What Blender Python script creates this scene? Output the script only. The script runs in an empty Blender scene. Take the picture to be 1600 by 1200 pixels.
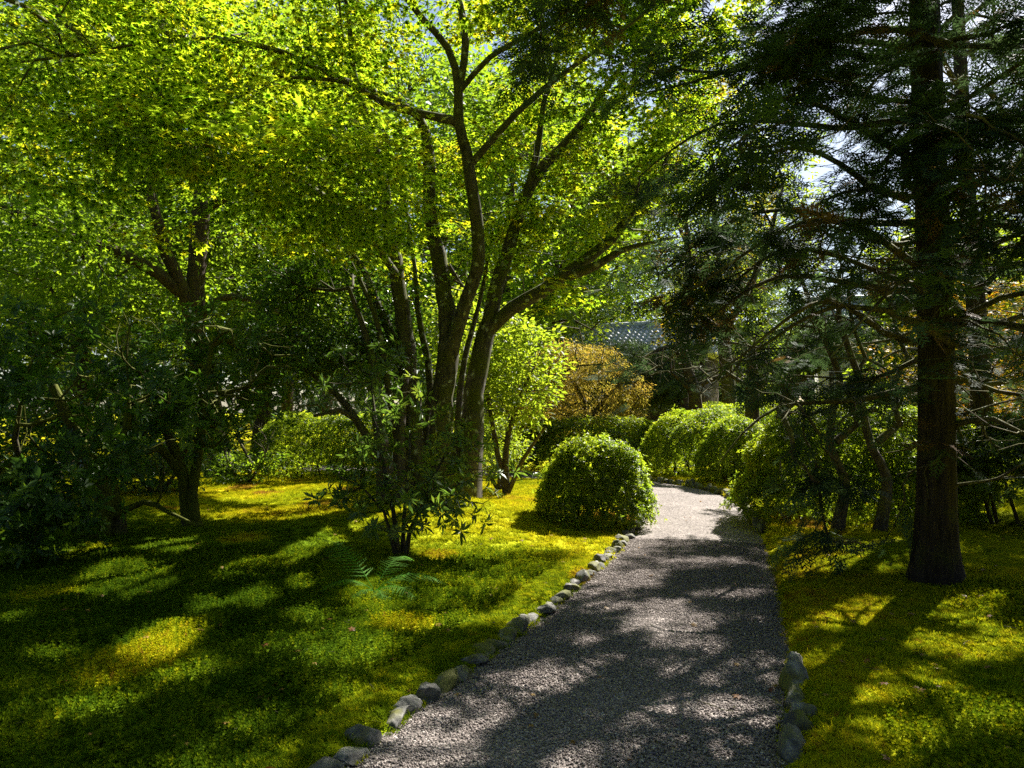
import bpy, math, random
import numpy as np
from mathutils import Matrix, Vector

C = bpy.context
SC = C.scene
COL = SC.collection

# ------------------------------------------------------------------ camera
PITCH = math.radians(2.0)
EYE = np.array([0.0, 0.0, 1.6])
cam_d = bpy.data.cameras.new('camera'); cam = bpy.data.objects.new('camera', cam_d)
COL.objects.link(cam)
cam_d.lens = 26; cam_d.sensor_width = 36; cam_d.clip_end = 600; cam_d.clip_start = 0.05
cam.location = EYE; cam.rotation_euler = (math.radians(90) + PITCH, 0, 0)
SC.camera = cam

# ------------------------------------------------------------------ light
SUN_AZ, SUN_EL = math.radians(40.0), math.radians(43.0)
SDIR = np.array([math.sin(SUN_AZ) * math.cos(SUN_EL), math.cos(SUN_AZ) * math.cos(SUN_EL), math.sin(SUN_EL)])
world = bpy.data.worlds.new('World'); SC.world = world; world.use_nodes = True
wn = world.node_tree; wn.nodes.clear()
w_out = wn.nodes.new('ShaderNodeOutputWorld'); w_bg = wn.nodes.new('ShaderNodeBackground')
w_sky = wn.nodes.new('ShaderNodeTexSky'); w_sky.sky_type = 'NISHITA'; w_sky.sun_disc = False
w_sky.sun_elevation = SUN_EL; w_sky.sun_rotation = SUN_AZ
w_bg.inputs['Strength'].default_value = 0.05
wn.links.new(w_sky.outputs[0], w_bg.inputs[0]); wn.links.new(w_bg.outputs[0], w_out.inputs[0])
sun_d = bpy.data.lights.new('sun', 'SUN'); sun = bpy.data.objects.new('sun', sun_d); COL.objects.link(sun)
sun_d.energy = 5.0; sun_d.angle = math.radians(0.5); sun_d.color = (1.0, 0.95, 0.86)
sun.rotation_mode = 'QUATERNION'; sun.rotation_quaternion = Vector(SDIR).to_track_quat('Z', 'Y')
sun.location = (20, 24, 30)
vs = SC.view_settings
vs.view_transform = 'Standard'; vs.look = 'None'; vs.exposure = 1.7; vs.gamma = 1.0; vs.use_curve_mapping = False
cy = SC.cycles
cy.max_bounces = 7; cy.diffuse_bounces = 4; cy.glossy_bounces = 2; cy.transmission_bounces = 4
cy.transparent_max_bounces = 4; cy.sample_clamp_indirect = 4.0
cy.use_denoising = False; cy.sampling_pattern = 'TABULATED_SOBOL'
cy.caustics_reflective = False; cy.caustics_refractive = False

FX = 26 / 36 * 1600.0
def at(px, py, d):
    """a point of the place, d metres ahead of the viewpoint"""
    u = (px - 800) / FX; v = (600 - py) / FX
    r = np.array([u, math.cos(PITCH) - v * math.sin(PITCH), math.sin(PITCH) + v * math.cos(PITCH)])
    return EYE + r * (d / r[1])

# ------------------------------------------------------------------ noise
def _h(i, j, k, s):
    n = (i * 374761393 + j * 668265263 + k * 2147483647 + s * 1274126177) & 0xFFFFFFFF
    n = ((n ^ (n >> 13)) * 1274126177) & 0xFFFFFFFF
    return ((n ^ (n >> 16)) & 0xFFFF) / 65535.0
def vnoise(p, s=0):
    p = np.asarray(p, float)
    i = np.floor(p).astype(np.int64); f = p - i; f = f * f * (3 - 2 * f)
    r = 0
    for a in (0, 1):
        for b in (0, 1):
            for c in (0, 1):
                w = (f[:, 0] if a else 1 - f[:, 0]) * (f[:, 1] if b else 1 - f[:, 1]) * (f[:, 2] if c else 1 - f[:, 2])
                r = r + w * _h(i[:, 0] + a, i[:, 1] + b, i[:, 2] + c, s)
    return r
def noise2(x, y, sc, s=0):
    return vnoise(np.stack([x * sc, y * sc, np.zeros_like(x) + 0.37], 1), s)
def sstep(a, b, x):
    t = np.clip((x - a) / (b - a), 0, 1); return t * t * (3 - 2 * t)

# ------------------------------------------------------------------ mesh building
class MB:
    def __init__(s): s.V = []; s.T = []; s.Q = []; s.A = []; s.n = 0
    def add(s, V, tris=None, quads=None, tint=0.5):
        V = np.asarray(V, float).reshape(-1, 3)
        if tris is not None and len(tris): s.T.append(np.asarray(tris, np.int64).reshape(-1, 3) + s.n)
        if quads is not None and len(quads): s.Q.append(np.asarray(quads, np.int64).reshape(-1, 4) + s.n)
        s.V.append(V); t = np.empty(len(V)); t[:] = tint; s.A.append(t); s.n += len(V)
    def mesh(s, name, off=(0, 0, 0), smooth=False):
        V = np.concatenate(s.V) - np.asarray(off, float)
        T = np.concatenate(s.T) if s.T else np.zeros((0, 3), np.int64)
        Q = np.concatenate(s.Q) if s.Q else np.zeros((0, 4), np.int64)
        me = bpy.data.meshes.new(name)
        me.vertices.add(len(V)); me.vertices.foreach_set('co', V.astype(np.float32).ravel())
        loops = np.concatenate([T.ravel(), Q.ravel()]).astype(np.int32)
        me.loops.add(len(loops)); me.loops.foreach_set('vertex_index', loops)
        nt, nq = len(T), len(Q)
        st = np.concatenate([np.arange(nt) * 3, nt * 3 + np.arange(nq) * 4]).astype(np.int32)
        me.polygons.add(nt + nq); me.polygons.foreach_set('loop_start', st)
        me.update(calc_edges=True)
        if smooth: me.polygons.foreach_set('use_smooth', np.ones(nt + nq, bool))
        a = me.attributes.new('tint', 'FLOAT', 'POINT'); a.data.foreach_set('value', np.concatenate(s.A).astype(np.float32))
        return me

def thing(name, label, cat, loc, group=None):
    o = bpy.data.objects.new(name, None); COL.objects.link(o); o.location = loc
    o.empty_display_size = 0.3
    o['label'] = label; o['category'] = cat
    if group: o['group'] = group
    return o
def part(root, name, mb, mat, kind=None, smooth=False):
    off = np.zeros(3); p = root
    while p is not None: off = off + np.array(p.location); p = p.parent
    me = mb.mesh(name, off, smooth); me.materials.append(mat)
    o = bpy.data.objects.new(name, me); COL.objects.link(o); o.parent = root
    if kind: o['kind'] = kind
    return o
def setting(name, mb, mat, kind='structure', smooth=False):
    me = mb.mesh(name, (0, 0, 0), smooth); me.materials.append(mat)
    o = bpy.data.objects.new(name, me); COL.objects.link(o); o['kind'] = kind
    return o

def norm(v):
    v = np.asarray(v, float); return v / np.maximum(np.linalg.norm(v, axis=-1, keepdims=True), 1e-9)
def tube(mb, pts, rad, n=6, tint=0.5, ridge=0.0, seed=0):
    pts = np.asarray(pts, float); rad = np.asarray(rad, float); m = len(pts)
    if m < 2: return
    t = norm(np.gradient(pts, axis=0)); mt = np.abs(t).mean(0)
    ref = np.eye(3)[np.argmin(mt)]
    u = norm(np.cross(t, ref)); v = np.cross(t, u)
    a = np.arange(n) / n * 2 * math.pi
    R = rad[:, None] * np.ones((1, n))
    if ridge:
        l = np.cumsum(np.r_[0, np.linalg.norm(np.diff(pts, axis=0), axis=1)])
        q = np.stack([np.tile(np.cos(a) * 1.4, m), np.tile(np.sin(a) * 1.4, m), np.repeat(l * 1.3, n)], 1) + seed
        R = R * (1 + ridge * (vnoise(q, seed).reshape(m, n) - 0.5) * 2 + ridge * .6 * (vnoise(q * 2.3, seed + 1).reshape(m, n) - .5) * 2)
    V = pts[:, None] + R[..., None] * (np.cos(a)[None, :, None] * u[:, None] + np.sin(a)[None, :, None] * v[:, None])
    i = np.arange(m - 1)[:, None] * n; j = np.arange(n)[None]; k = (np.arange(n)[None] + 1) % n
    Q = np.stack([i + j, i + k, i + n + k, i + n + j], -1).reshape(-1, 4)
    mb.add(V.reshape(-1, 3), quads=Q, tint=tint)
def catmull(p, step=0.25):
    p = np.asarray(p, float)
    if len(p) < 3:
        q = np.vstack([p[0], (p[0] + p[-1]) / 2, p[-1]]); p = q
    e = np.vstack([2 * p[0] - p[1], p, 2 * p[-1] - p[-2]]); out = []
    for i in range(1, len(e) - 2):
        k = max(1, int(np.linalg.norm(e[i + 1][:3] - e[i][:3]) / step))
        for t in np.arange(k) / k:
            a, b, c, d = e[i - 1], e[i], e[i + 1], e[i + 2]
            out.append(0.5 * (2 * b + (c - a) * t + (2 * a - 5 * b + 4 * c - d) * t * t + (3 * b - a - 3 * c + d) * t ** 3))
    out.append(p[-1]); return np.array(out)

def grow(mb, limbs, targets, tip=0.005, step=0.28, k=0.3, ex=0.45, jit=0.05, sag=0.0, rng=None, rmax=0.08, nside=10, ridge=0.0, thin=4, upcost=0.35, lim=1.0):
    """limbs: polylines of (x, y, z, r); every target is joined to the nearest wood by a curved twig"""
    rng = rng or np.random.default_rng(1)
    P = []; DR = []
    for i, l in enumerate(limbs):
        q = catmull(l, 0.2); q[:, 3] = np.maximum(q[:, 3] * lim, tip)
        w = q[:, :3].copy()
        if len(w) > 4: w[2:-1] += (rng.random((len(w) - 3, 3)) - .5) * np.minimum(0.25 * q[2:-1, 3:4], .03)
        tube(mb, w, q[:, 3], nside, 0.5, ridge, i + 3)
        P.append(w); DR.append(norm(np.gradient(w, axis=0)))
    P = np.concatenate(P); DR = np.concatenate(DR); n0 = len(P)
    if not len(targets): return DR[:0]
    d0 = np.array([np.min(np.sum((P - t) ** 2, 1)) for t in targets]); order = np.argsort(d0)
    cap = n0 + int(np.sqrt(d0).sum() / step * 1.5) + 6 * len(targets) + 50
    X = np.zeros((cap, 3)); X[:n0] = P; D = np.zeros((cap, 3)); D[:n0] = DR
    L = np.zeros(cap); par = np.full(cap, -1); cnt = np.zeros(cap); n = n0
    tipdir = np.zeros((len(targets), 3))
    for ti in order:
        t = targets[ti]; dv = t - X[:n]; d = np.sqrt((dv ** 2).sum(1))
        cos = (dv * D[:n]).sum(1) / np.maximum(d, 1e-6)
        cost = d * (1.25 - 0.35 * cos) + k * L[:n] + upcost * np.maximum(-dv[:, 2], 0)
        j = int(np.argmin(cost)); s = X[j]; ln = d[j]
        if ln < 0.02:
            cnt[j] += 1; tipdir[ti] = D[j]; continue
        m = min(max(1, int(ln / step)), 40)
        if n + m >= cap: continue
        ctrl = s + D[j] * ln * 0.35 + (t - s) * 0.25 + rng.normal(0, jit * ln, 3) + np.array([0, 0, -sag * ln])
        f = (np.arange(m) + 1) / m; f = f[:, None]
        q = (1 - f) ** 2 * s + 2 * f * (1 - f) * ctrl + f * f * t
        if m > 1: q[:-1] += rng.normal(0, jit * .35, (m - 1, 3)) * step
        X[n:n + m] = q; pr = np.r_[j, np.arange(n, n + m - 1)]; par[n:n + m] = pr
        dd = norm(q - X[pr]); D[n:n + m] = dd
        L[n:n + m] = L[j] + ln * f[:, 0]; cnt[n + m - 1] += 1; tipdir[ti] = dd[-1]; n += m
    for i in range(n - 1, n0 - 1, -1):
        if par[i] >= 0: cnt[par[i]] += cnt[i]
    R = np.minimum(tip * np.maximum(cnt, 1) ** ex, rmax)
    best = {}
    for i in range(n0, n):
        p = par[i]
        if p >= n0 and (p not in best or cnt[i] > cnt[best[p]]): best[p] = i
    done = np.zeros(n, bool)
    for i in range(n0, n):
        if done[i]: continue
        p = par[i]
        if p >= n0 and best.get(p) == i and not done[i] and done[p]: pass
        ch = [i]; done[i] = True
        while ch[-1] in best and not done[best[ch[-1]]]:
            ch.append(best[ch[-1]]); done[ch[-1]] = True
        pts = np.vstack([X[p], X[ch]]); rr = np.r_[R[ch[0]], R[ch]]; rr[-1] *= .6
        tube(mb, pts, rr, 6 if rr[0] > 0.02 else thin, 0.5)
    return tipdir

# leaf shapes: x across, y along, z up; unit length
def star_leaf(full=False):
    V = []; T = []
    for ang, ln in ((0, 1), (48, .88), (-48, .88), (102, .58), (-102, .58)):
        a = math.radians(ang); d = np.array([math.sin(a), math.cos(a), 0]); s = np.array([d[1], -d[0], 0]); b = len(V)
        c = np.array([0, .28, 0])
        if full:
            V += [c - s * .07, c + d * ln * .36 - s * .13, c + d * ln * .72 + [0, 0, -.1], c + d * ln * .36 + s * .13, c + s * .07]
            T += [(b, b + 1, b + 4), (b + 1, b + 3, b + 4), (b + 1, b + 2, b + 3)]
        else:
            V += [c - s * .19 - d * .05, c + s * .19 - d * .05, c + d * ln * .74 + [0, 0, -.1]]; T.append((b, b + 1, b + 2))
    if full: V += [np.array([-.012, -.25, -.02]), np.array([.012, -.25, -.02]), np.array([0, .3, 0])]; T.append((len(V) - 3, len(V) - 2, len(V) - 1))
    return np.array(V), np.array(T)
def blade_leaf(w=.42, fold=.12, curl=.1, full=False):
    if not full:
        return (np.array([[0, 0, 0], [-w / 2, .5, fold], [0, 1, -curl], [w / 2, .5, fold]], float), np.array([[0, 2, 1], [0, 3, 2]]))
    V = np.array([[0, 0, 0], [-w * .42, .3, fold * .8], [0, .33, .02], [w * .42, .3, fold * .8], [-w * .48, .62, fold - curl * .3], [0, .66, -curl * .25],
                  [w * .48, .62, fold - curl * .3], [0, 1, -curl]], float)
    T = np.array([[0, 2, 1], [0, 3, 2], [1, 2, 5], [1, 5, 4], [2, 3, 6], [2, 6, 5], [4, 5, 7], [5, 6, 7]])
    return V, T

def frame_of(d, nrm):
    y = norm(d); z = nrm - (nrm * y).sum(-1, keepdims=True) * y; z = norm(z); x = np.cross(y, z)
    return np.stack([x, y, z], -1)
# sunny spots on the ground (photo pixels: centre, half axes, slope); the crowns above have gaps towards the sun there
SPOTS = np.array([(190,900,80,22,-.1),(390,886,48,12,-.1),(515,836,95,14,-.42),(750,835,120,26,-.1),(800,772,75,28,0),(430,764,75,4,0),(505,788,60,4,0),(385,800,50,4,-.05),(255,985,58,24,-.15),(330,937,42,11,0),
    (295,1036,30,8,-.2),(560,1000,75,14,-.1),(640,1030,28,10,0),(400,1102,58,13,-.1),(160,1082,85,12,-.15),(285,1172,34,14,0),(90,1008,50,8,0),(850,925,60,24,-.5),(930,865,60,18,-.3),(965,842,30,9,0),
    (1240,886,34,10,-.1),(1350,882,85,10,0),(1370,956,90,17,0),(1565,1012,65,26,.1),(1300,1030,58,18,-.2),(1250,1085,38,42,0),(1440,1088,95,26,.35),(1310,1108,62,32,0),(1420,1170,52,32,-.3),(1575,1105,50,12,0),(1480,1050,40,10,0),
    (1010,892,55,9,0),(1060,950,85,14,0),(1165,940,52,9,-.1),(1150,905,60,7,0),(870,1030,85,20,-.1),(940,1010,60,8,-.1),(1085,1028,66,12,0),(1170,1000,36,7,0),(1000,1100,110,26,-.2),(1150,1100,60,36,0),(1165,1165,55,40,0),
    (650,1170,66,22,-.3),(760,1128,66,20,-.3),(900,1190,110,18,0),(700,1090,40,12,-.4),(900,975,36,8,0),(1060,985,50,6,0),(20,960,50,9,0),(480,950,34,8,0),(730,960,50,9,-.1),(1120,860,60,6,0),(1240,970,30,8,0),
    (1310,822,120,30,0),(1050,750,90,15,0),(800,735,110,14,0),(1150,724,120,11,0),(-260,920,90,40,0),(-330,850,70,20,0),(-60,870,40,15,0),(575,815,30,14,0),(1300,970,60,12,0),(1500,965,60,12,0),(1335,1062,60,16,.2),(1240,1010,30,10,0),(1540,1150,60,18,0),(1350,1150,60,18,0),(1440,1010,50,10,0),(880,745,100,11,0),(120,850,60,8,0),(420,757,115,17,0),(585,925,42,26,0),(395,925,26,10,0),(465,905,26,9,0),(1240,1040,34,20,0),(1240,1105,34,24,0),(1242,1165,34,24,0),(1030,925,80,7,0),(1120,985,60,8,-.1),(950,1150,60,14,-.2),(820,1075,40,10,-.2),(250,850,50,7,0)], float)
SPOTS[(SPOTS[:, 0] > 640) & (SPOTS[:, 0] < 1200) & (SPOTS[:, 1] > 940), 2:4] *= [1.12, 1.3]
def sunny(p):
    t = (p[:, 2] - .12) / SDIR[2]; g = p - SDIR * t[:, None]; ok = (g[:, 1] > 2.2) & (p[:, 2] > .7)
    y = np.maximum(g[:, 1], 2); cp, sp = math.cos(PITCH), math.sin(PITCH)
    dz = .12 - EYE[2]; f = y * cp + dz * sp; v = -y * sp + dz * cp
    px = 800 + FX * g[:, 0] / f; py = 600 - FX * v / f
    w = np.stack([g[:, 0] * 2.6, g[:, 1] * 2.6, 0 * y], 1); k = 1155 / f
    px = px + (vnoise(w, 71) - .5) * .22 * k; py = py + (vnoise(w, 72) - .5) * .07 * k
    hit = np.zeros(len(p), bool)
    for (cx, cy_, rx, ry, sl) in SPOTS:
        dx = px - cx; hit |= (dx / (rx * 1.1 + 4)) ** 2 + ((py - cy_ - sl * dx) / (ry * 1.2 + 3 + 4 * (cx > 1200))) ** 2 < 1
    return hit & ok
class Leaves:
    def __init__(s): s.p = []; s.R = []; s.s = []; s.t = []
    def add(s, pos, d, nrm, size, tint):
        n = len(pos); s.p.append(pos); s.R.append(frame_of(d, nrm))
        a = np.empty(n); a[:] = size; s.s.append(a); b = np.empty(n); b[:] = tint; s.t.append(b)
    def build(s, root, name, mat, tmpl, singles=0, single_tmpl=None, kind='stuff', single_name='leaf', gaps=True):
        p = np.concatenate(s.p); R = np.concatenate(s.R); sz = np.concatenate(s.s); t = np.concatenate(s.t)
        k_ = ~sunny(p) if gaps else np.ones(len(p), bool); p, R, sz, t = p[k_], R[k_], sz[k_], t[k_]
        keep = np.ones(len(p), bool)
        if singles:
            v = p - EYE; dd = np.maximum(v[:, 1], .1)
            ok = (np.abs(v[:, 0] / dd) < .68) & (v[:, 1] > 1) & (np.abs(v[:, 2] / dd - math.tan(PITCH)) < .50)
            sc = np.where(ok, sz / np.linalg.norm(v, axis=1), 0); idx = np.argsort(-sc)[:singles]; idx = idx[sc[idx] > 0]
            keep[idx] = False; off = np.array(root.location)
            mes = []
            for k in range(6):
                mb = MB(); mb.add(single_tmpl[0], single_tmpl[1], tint=(k + .5) / 6); me = mb.mesh(single_name); me.materials.append(mat); mes.append(me)
            for i in idx:
                o = bpy.data.objects.new(single_name, mes[min(5, max(0, int(t[i] * 6)))]); COL.objects.link(o); o.parent = root
                M = np.eye(4); M[:3, :3] = R[i] * sz[i]; M[:3, 3] = p[i] - off
                o.matrix_local = Matrix(M.tolist())
        p, R, sz, t = p[keep], R[keep], sz[keep], t[keep]
        tv, tf = tmpl
        V = np.einsum('nij,kj->nki', R, tv) * sz[:, None, None] + p[:, None]
        F = tf[None] + (np.arange(len(p)) * len(tv))[:, None, None]
        mb = MB(); mb.add(V.reshape(-1, 3), tris=F.reshape(-1, 3), tint=np.repeat(t, len(tv)))
        return part(root, name, mb, mat, kind)

def blob(rng, c, r, n, shell=0.5, gap=0.0, gsc=1.0, zmin=None, seed=0, flat=None):
    """points through an ellipsoid, denser outside, with noise gaps"""
    out = np.zeros((0, 3)); c = np.asarray(c, float); r = np.asarray(r, float); it = 0
    while len(out) < n and it < 60:
        it += 1
        d = norm(rng.normal(0, 1, (n * 2, 3))); q = (shell ** 3 + (1 - shell ** 3) * rng.random(n * 2)) ** (1 / 3)
        lump = 0.85 + 0.3 * vnoise(d * 2.2 + seed * 3.1, seed)
        p = c + d * (q * lump)[:, None] * r
        if flat: p[:, 2] = np.round(p[:, 2] / flat + .35 * vnoise(p * .5, seed + 9)) * flat + rng.normal(0, flat * .14, len(p))
        m = np.ones(len(p), bool)
        if gap: m &= vnoise(p * gsc, seed + 5) > gap
        if zmin is not None: m &= p[:, 2] > zmin
        out = np.vstack([out, p[m]])
    return out[:n]

def pix(p):
    v = p - EYE; f = v[:, 1] * math.cos(PITCH) + v[:, 2] * math.sin(PITCH); f = np.maximum(f, .1)
    return 800 + FX * v[:, 0] / f, 600 - FX * (v[:, 2] * math.cos(PITCH) - v[:, 1] * math.sin(PITCH)) / f
def view_gap(t):
    a, c = pix(t); return t[~((((a - 1003) / 48) ** 2 + ((c - 503) / 24) ** 2 < 1) & (t[:, 1] < 30))]
def sprays(lv, rng, tg, td, n, rh, rv, size, up=0.8, tint=(0.2, 0.8), tlow=None, droop=0.15):
    """loose flat sprays of n leaves round each target"""
    m = len(tg) * n
    c = np.repeat(tg, n, 0); t0 = np.repeat(rng.random(len(tg)), n)
    a = rng.random(m) * 2 * math.pi; r = np.sqrt(rng.random(m)) * rh
    o = np.stack([np.cos(a) * r, np.sin(a) * r, rng.normal(0, rv, m) - droop * r], 1)
    d = o * [1, 1, .3] + np.repeat(td, n, 0) * rh * .5 + rng.normal(0, .25 * rh, (m, 3)); d[:, 2] -= droop * rh
    nr = rng.normal(0, 1 - up, (m, 3)) + np.repeat(rng.normal(0, .8 * (1 - up), (len(tg), 3)), n, 0) + [0, 0, 1.0]
    s = size * (0.55 + 0.8 * rng.random(m)) * np.repeat(.85 + .3 * rng.random(len(tg)), n)
    ti = tint[0] + (tint[1] - tint[0]) * np.clip(.6 * t0 + .4 * rng.random(m), 0, 1)
    lv.add(c + o, d, nr, s, ti)
def whorls(lv, rng, tg, td, n, size, open_=0.6, tint=(0.1, 0.6), young=0.15):
    m = len(tg) * n
    ax = norm(td + [0, 0, .55]); u = norm(np.cross(ax, [0.3, .2, 1.0])); v = np.cross(ax, u)
    rep = lambda q: np.repeat(q, n, 0)
    a = (np.tile(np.arange(n), len(tg)) / n + np.repeat(rng.random(len(tg)), n)) * 2 * math.pi + rng.normal(0, .25, m)
    rad = rep(u) * np.cos(a)[:, None] + rep(v) * np.sin(a)[:, None]
    el = (1 - open_) + rng.normal(0, .25, m)
    d = norm(rad + rep(ax) * el[:, None]); nr = rep(ax) - rad * .3
    s = size * (.65 + .5 * rng.random(m))
    y = (np.repeat(rng.random(len(tg)), n) < young)
    ti = np.where(y, .85 + .15 * rng.random(m), tint[0] + (tint[1] - tint[0]) * rng.random(m))
    lv.add(rep(tg) + rad * .01 + rng.normal(0, .006, (m, 3)), d, nr, s * np.where(y, .8, 1), ti)

# ------------------------------------------------------------------ materials
def new_mat(name):
    m = bpy.data.materials.new(name); m.use_nodes = True; nt = m.node_tree; nt.nodes.clear()
    return m, nt, (lambda t, **k: _node(nt, t, k)), nt.links.new
def _node(nt, t, k):
    n = nt.nodes.new('ShaderNode' + t)
    for a, b in k.items(): setattr(n, a, b)
    return n
def ramp(N, stops):
    r = N('ValToRGB'); e = r.color_ramp.elements
    while len(e) < len(stops): e.new(0.5)
    for q, (p, c) in zip(e, stops): q.position = p; q.color = (*c, 1)
    return r
def leaf_mat(name, cols, trans=0.45, glow=2.2, warm=(1.15, 1.0, .55), rough=.5, spec=.35, attr='GEOMETRY'):
    m, nt, N, L = new_mat(name)
    at_ = N('Attribute', attribute_name='tint', attribute_type=attr)
    r = ramp(N, [(i / max(1, len(cols) - 1), c) for i, c in enumerate(cols)])
    L(at_.outputs['Fac'], r.inputs[0])
    p = N('BsdfPrincipled'); p.inputs['Roughness'].default_value = rough; p.inputs['Specular IOR Level'].default_value = spec
    L(r.outputs[0], p.inputs['Base Color'])
    t = N('BsdfTranslucent')
    mul = N('Mix', data_type='RGBA', blend_type='MULTIPLY'); mul.inputs[0].default_value = 1
    L(r.outputs[0], mul.inputs[6]); mul.inputs[7].default_value = (warm[0] * glow, warm[1] * glow, warm[2] * glow, 1)
    L(mul.outputs[2], t.inputs[0])
    mx = N('MixShader'); mx.inputs[0].default_value = trans
    o = N('OutputMaterial'); L(p.outputs[0], mx.inputs[1]); L(t.outputs[0], mx.inputs[2]); L(mx.outputs[0], o.inputs[0])
    return m
def bark_mat(name, dark, light, moss=0.4, mosscol=(.07, .085, .012), stretch=6.0, scale=6.0, bump=.6, lichen=0.0):
    m, nt, N, L = new_mat(name)
    g = N('NewGeometry'); mp = N('Mapping'); mp.inputs['Scale'].default_value = (scale, scale, scale / stretch)
    L(g.outputs['Position'], mp.inputs[0])
    n1 = N('TexNoise'); n1.inputs['Scale'].default_value = 4; n1.inputs['Detail'].default_value = 5; n1.inputs['Roughness'].default_value = .65
    L(mp.outputs[0], n1.inputs['Vector'])
    r = ramp(N, [(.3, dark), (.7, light)]); L(n1.outputs[0], r.inputs[0])
    n2 = N('TexNoise'); n2.inputs['Scale'].default_value = 3.2; n2.inputs['Detail'].default_value = 4; L(g.outputs['Position'], n2.inputs['Vector'])
    sx = N('SeparateXYZ'); L(g.outputs['Normal'], sx.inputs[0])
    a = N('Math', operation='MULTIPLY_ADD'); L(sx.outputs[2], a.inputs[0]); a.inputs[1].default_value = .22; L(n2.outputs[0], a.inputs[2])
    a2 = N('MapRange'); L(a.outputs[0], a2.inputs[0]); a2.inputs[1].default_value = 1.0 - moss - .1; a2.inputs[2].default_value = 1.0 - moss + .12
    mx = N('Mix', data_type='RGBA'); L(a2.outputs[0], mx.inputs[0]); L(r.outputs[0], mx.inputs[6]); mx.inputs[7].default_value = (*mosscol, 1)
    col = mx.outputs[2]
    if lichen:
        n3 = N('TexNoise'); n3.inputs['Scale'].default_value = 9; n3.inputs['Detail'].default_value = 3; L(g.outputs['Position'], n3.inputs['Vector'])
        b2 = N('MapRange'); L(n3.outputs[0], b2.inputs[0]); b2.inputs[1].default_value = .72 - lichen * .3; b2.inputs[2].default_value = .8 - lichen * .3
        m2 = N('Mix', data_type='RGBA'); L(b2.outputs[0], m2.inputs[0]); L(col, m2.inputs[6]); m2.inputs[7].default_value = (.3, .32, .26, 1); col = m2.outputs[2]
    p = N('BsdfPrincipled'); p.inputs['Roughness'].default_value = .85; p.inputs['Specular IOR Level'].default_value = .2
    L(col, p.inputs['Base Color'])
    bp = N('Bump'); bp.inputs['Strength'].default_value = bump; bp.inputs['Distance'].default_value = .03; L(n1.outputs[0], bp.inputs['Height']); L(bp.outputs[0], p.inputs['Normal'])
    o = N('OutputMaterial'); L(p.outputs[0], o.inputs[0]); return m
def moss_mat(name, attr, trans=.3, bump=True):
    """colour by a 0..1 measure of yellowness carried by the surface or the tuft"""
    m, nt, N, L = new_mat(name)
    at_ = N('Attribute', attribute_name='tint', attribute_type=attr)
    g = N('NewGeometry'); n1 = N('TexNoise'); n1.inputs['Scale'].default_value = 9; n1.inputs['Detail'].default_value = 4; L(g.outputs['Position'], n1.inputs['Vector'])
    a = N('Math', operation='MULTIPLY_ADD'); L(n1.outputs[0], a.inputs[0]); a.inputs[1].default_value = .35; L(at_.outputs['Fac'], a.inputs[2])
    s = N('Math', operation='SUBTRACT'); L(a.outputs[0], s.inputs[0]); s.inputs[1].default_value = .17
    r = ramp(N, [(0, (.06, .12, .005)), (.3, (.175, .25, .006)), (.6, (.38, .395, .007)), (.84, (.52, .45, .008)), (1, (.30, .17, .02))])
    L(s.outputs[0], r.inputs[0])
    p = N('BsdfPrincipled'); p.inputs['Roughness'].default_value = .9; p.inputs['Specular IOR Level'].default_value = .03
    L(r.outputs[0], p.inputs['Base Color'])
    o = N('OutputMaterial')
    if bump:
        n2 = N('TexNoise'); n2.inputs['Scale'].default_value = 55; n2.inputs['Detail'].default_value = 4; L(g.outputs['Position'], n2.inputs['Vector'])
        v = N('TexVoronoi'); v.inputs['Scale'].default_value = 28; L(g.outputs['Position'], v.inputs['Vector'])
        ad = N('Math', operation='SUBTRACT'); L(n2.outputs[0], ad.inputs[0]); L(v.outputs[0], ad.inputs[1])
        bp = N('Bump'); bp.inputs['Strength'].default_value = .9; bp.inputs['Distance'].default_value = .035; L(ad.outputs[0], bp.inputs['Height']); L(bp.outputs[0], p.inputs['Normal'])
    t = N('BsdfTranslucent'); L(r.outputs[0], t.inputs[0]); mx = N('MixShader'); mx.inputs[0].default_value = trans
    L(p.outputs[0], mx.inputs[1]); L(t.outputs[0], mx.inputs[2]); L(mx.outputs[0], o.inputs[0]); return m
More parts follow.
